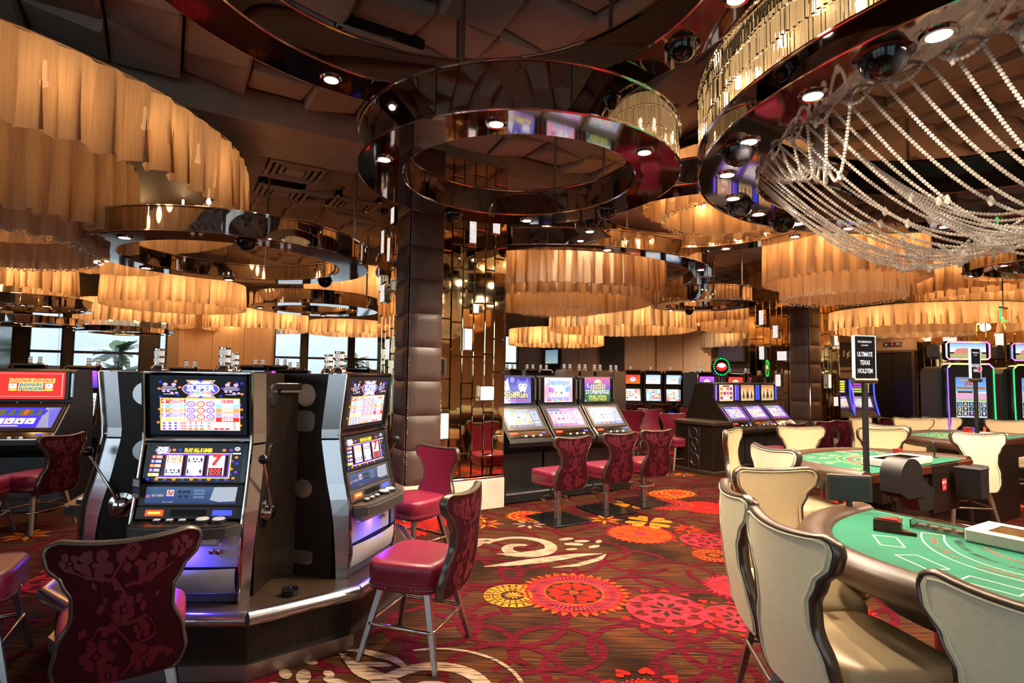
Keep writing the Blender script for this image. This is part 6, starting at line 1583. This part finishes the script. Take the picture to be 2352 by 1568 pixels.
for k in range(4): m.lathe([(.018, .012), (.018, .018), (.0005, .02)], 12, Matrix.Translation((-.075 + .05 * k, 0, 0)))
m.build('ribs', 'tray_white', d)
mo = thing_on(T1, 'table_monitor', 'small dark table monitor with grey bezel at the far end of the nearest table', 'monitor', -.86, -.16, 0)
mo.rotation_euler.z = rad(-14)
m = MB(); m.lathe([(.05, 0), (.05, .008), (.018, .018), (.012, .06), (.0005, .06)], 20); m.build('stand', 'black', mo)
m = MB(); m.box((0, 0, .125), (.225, .022, .145), .006); m.build('bezel', 'brown_trim', mo)
m = MB(); m.box((0, -.011, .125), (.195, .004, .115), .001); m.build('screen', 'matte_screen', mo, smooth=0)
sb = MB(); X = T1.matrix_world.inverted()
q = T1
m = MB(); m.box((-.70, .14, TZ - .09), (.42, .10, .025), .006); m.box((-.70, .10, TZ - .05), (.42, .012, .012), .003); m.box((-.86, .06, TZ - .09), (.03, .16, .02), .003); m.build('side_tray', 'black', T1)
# ---- edge-lit signs on posts
def sign(T, x, y, label, lines, w=.20, h=.34, rz=14, red=False, zt=2.04):
    p = T.matrix_world @ Vector((x, y, 0)); t = thing('table_sign', label, 'sign', (p.x, p.y, TZ - .12), rad(rz), 'edge lit table signs')
    zt -= TZ - .12
    m = MB(); m.box((0, .0, (zt - h - .03) / 2), (.04, .03, zt - h - .03), .004); m.build('post', 'black', t)
    m = MB(); m.lathe([(.0005, -w / 2 - .01), (.022, -w / 2 - .01), (.022, w / 2 + .01), (.0005, w / 2 + .01)], 16, Matrix.Translation((0, 0, zt - h - .01)) @ Matrix.Rotation(PI / 2, 4, 'Y')); m.build('sign_holder', 'bronze', t)
    m = MB(); m.box((0, 0, zt - h / 2), (w - .006, .022, h - .006)); m.build('sign_plate', 'gloss_black', t, smooth=0)
    a = Art(.0006); c = sr(215, 245, 245)
    for s in (-1, 1): a.rect(s * (w / 2 - .002), 0, .004, h, c); a.rect(0, s * (h / 2 - .002), w, .004, c)
    a.up()
    for txt, yy, sz, ww in lines: a.text(txt, -w * .02, yy * h, sz, WH, w=ww * w, bold=.025)
    if red: a.ell(w * .38, -h * .16, w * .22, h * .12, RD); a.up(); a.ring(w * .38, -h * .16, w * .2, w * .26, sr(120, 180, 240), 20)
    a.build('lit_lettering', 'sign', t, Matrix.Translation((0, -.0125, zt - h / 2)) @ Matrix.Rotation(PI / 2, 4, 'X'))
    m = MB()
    for s in (-1, 1): m.box((s * (w / 2), 0, zt - h / 2), (.006, .028, h), .001)
    m.box((0, 0, zt), (w, .028, .006), .001); m.build('lit_edge', emat('lit_acrylic_edge', (.75, .95, 1), .75), t, smooth=0)
    return t
sign(T2, .775, -.06, "lit black sign on a post reading ULTIMATE TEXAS HOLD'EM", [('THE COSMOPOLITAN', .36, .022, .66), ('of LAS VEGAS', .28, .014, .34), ('ULTIMATE', .07, .05, .72), ('TEXAS', -.12, .05, .48), ("HOLD'EM", -.31, .05, .70)])
sign(T3, .70, -.02, 'lit black sign on a post reading BLACKJACK, at the right edge', [('THE COSMOPOLITAN', .36, .022, .66), ('of LAS VEGAS', .28, .014, .34), ('BLACKJACK', -.06, .05, .84), ('BONUS', -.22, .05, .5)], red=True, w=.17, h=.36, rz=20, zt=2.08)
# ---- card shuffler, drop boxes and small devices on the dealer side of the second table
s_ = thing_on(T2, 'card_shuffler', 'black round card shuffler hanging on the dealer edge of the second table', 'shuffler', .86, .22, 0, TZ - .10)
s_.rotation_euler.z = rad(25)
m = MB(); m.prism([(.13 * math.cos(a), .13 + .13 * math.sin(a)) for a in [PI * k / 16 for k in range(17)]] + [(-.13, .02), (-.06, -.02), (.13, -.02)], -.075, .075, 'y'); m.build('drum_housing', 'black', s_, smooth=30)
m = MB(); m.prism([(.02, .06), (.14, .1), (.28, .02), (.24, -.12), (.1, -.12)], -.07, .07, 'y'); m.build('feed_tray', 'black', s_, smooth=0)
m = MB(); m.box((0, 0, 0), (.08, .09, .004), .001, X=Matrix.Translation((.205, 0, .068)) @ Matrix.Rotation(rad(30), 4, 'Y')); m.build('display', 'steel', s_)
m = MB(); m.tube([(-.02, .07, .0), (.06, .07, -.3)], .006, 6); m.build('cable', 'black', s_)
b = thing_on(T2, 'drop_box', 'black metal drop box hanging at the right end of the second table', 'drop box', -.50, .16, 0, TZ - .27)
m = MB(); m.prism([(-.07, 0), (.07, 0), (.09, .24), (-.09, .24)], -.09, .09, 'y'); m.build('box', 'black', b, smooth=0)
m = MB(); m.box((0, 0, .245), (.19, .19, .012), .003); m.build('lid', 'dark_grey', b)
b = thing_on(T2, 'money_paddle', 'tall thin black paddle holder beside the drop box', 'paddle', -.66, .16, 0, TZ - .25)
m = MB(); m.box((0, 0, .12), (.05, .12, .24), .01); m.build('plate', 'black', b)
m = MB(); m.box((.0, -.062, .1), (.02, .004, .12), .001); m.build('label_strip', 'white', b)
b = thing_on(T2, 'card_box', 'dark red acrylic card box on the second table', 'card box', -.52, -.42, 0)
m = MB(); m.box((0, 0, .03), (.09, .05, .06), .004); m.build('box', 'red', b); m = MB(); m.box((0, 0, .064), (.094, .054, .008), .002); m.build('lid', 'red', b)
b = thing_on(T3, 'card_box', 'dark red acrylic card box on the third table', 'card box', .02, -.35, 0)
m = MB(); m.box((0, 0, .06), (.14, .06, .12), .004); m.build('box', 'red', b); m = MB(); m.box((0, 0, .124), (.145, .064, .008), .002); m.build('lid', 'red', b)
b = thing_on(T2, 'card_reader', 'small black card reader on a stem at the far end of the second table', 'card reader', -.72, -.20, 0)
m = MB(); m.lathe([(.03, 0), (.03, .006), (.008, .01), (.008, .06), (.0005, .06)], 12); m.build('stem', 'black', b); m = MB(); m.box((0, 0, .1), (.05, .02, .09), .006); m.build('reader_body', 'black', b)
a = Art(.0008); a.rect(0, 0, .08, .10, sr(215, 30, 35)); a.up(); a.text('BJ-UT', 0, .02, .032, WH, bold=.02); a.text('21', 0, -.022, .032, WH, bold=.02)
a.build('table_number_plate', 'print', T2, Matrix.Translation((-.30, .035, TZ - .17)) @ Matrix.Rotation(PI, 4, 'Z') @ Matrix.Rotation(PI / 2, 4, 'X'))
m = MB(); m.box((-.35, .015, .78), (.5, .03, .40), .003); m.build('dealer_panel', 'table_wood', T2)
# ---- wooden stand with the pierced circle ornament
ws_ = thing('waste_stand', 'dark wood waste stand with copper top and interlaced circle ornament', 'stand', uv(8.35, 6.95), GA)
m = MB(); m.box((0, 0, .46), (.46, .86, .78), .006); m.build('body', 'wood', ws_)
m = MB(); m.box((0, 0, .885), (.52, .92, .07), .012); m.build('top', 'bronze', ws_)
m = MB(); m.box((0, 0, .035), (.50, .90, .07), .01); m.build('plinth', 'bronze', ws_)
OX = Matrix.Translation((-.232, .0, .45)) @ Matrix.Rotation(-PI / 2, 4, 'Z')
m = MB(); m.box((0, 0, 0), (.26, .006, .74), .002, X=OX @ Matrix.Translation((0, .0, 0))); m.build('ornament_panel', 'black', ws_)
for k in range(4):
    m = MB(); r = (.085, .06, .05, .085)[k]; z = (.25, .09, -.05, -.22)[k]; m.tube([(r * math.cos(2 * PI * i / 24) + (.02 if k % 2 else -.01), -.008, z + 1.2 * r * math.sin(2 * PI * i / 24)) for i in range(24)], .009, 6, True, X=OX); m.build('ornament_ring', 'bronze', ws_)
for s in (-1, 1): m = MB(); m.box((s * .12, -.006, 0), (.012, .012, .74), .002, X=OX); m.build('ornament_rail', 'bronze', ws_)
# ---- exit sign hung near the right edge
ex = thing('hanging_sign', 'small square green edged hanging sign at the right edge', 'sign', at(2305, 722, Y=8.2), rad(30))
m = MB(); m.box((0, 0, 0), (.19, .02, .17), .004); m.build('plate', 'gold_mirror', ex)
m = MB(); m.box((-.1, 0, 0), (.008, .026, .17), .001); m.box((0, 0, -.088), (.2, .026, .006), .001); m.build('lit_edge', 'led_green', ex)
m = MB(); m.box((0, 0, .098), (.21, .04, .026), .005); m.build('mount', 'bronze', ex)
m = MB(); m.tube([(0, 0, .1), (0, 0, ZC - ex.location.z - .03)], .008, 6); m.build('stem', 'bronze', ex)
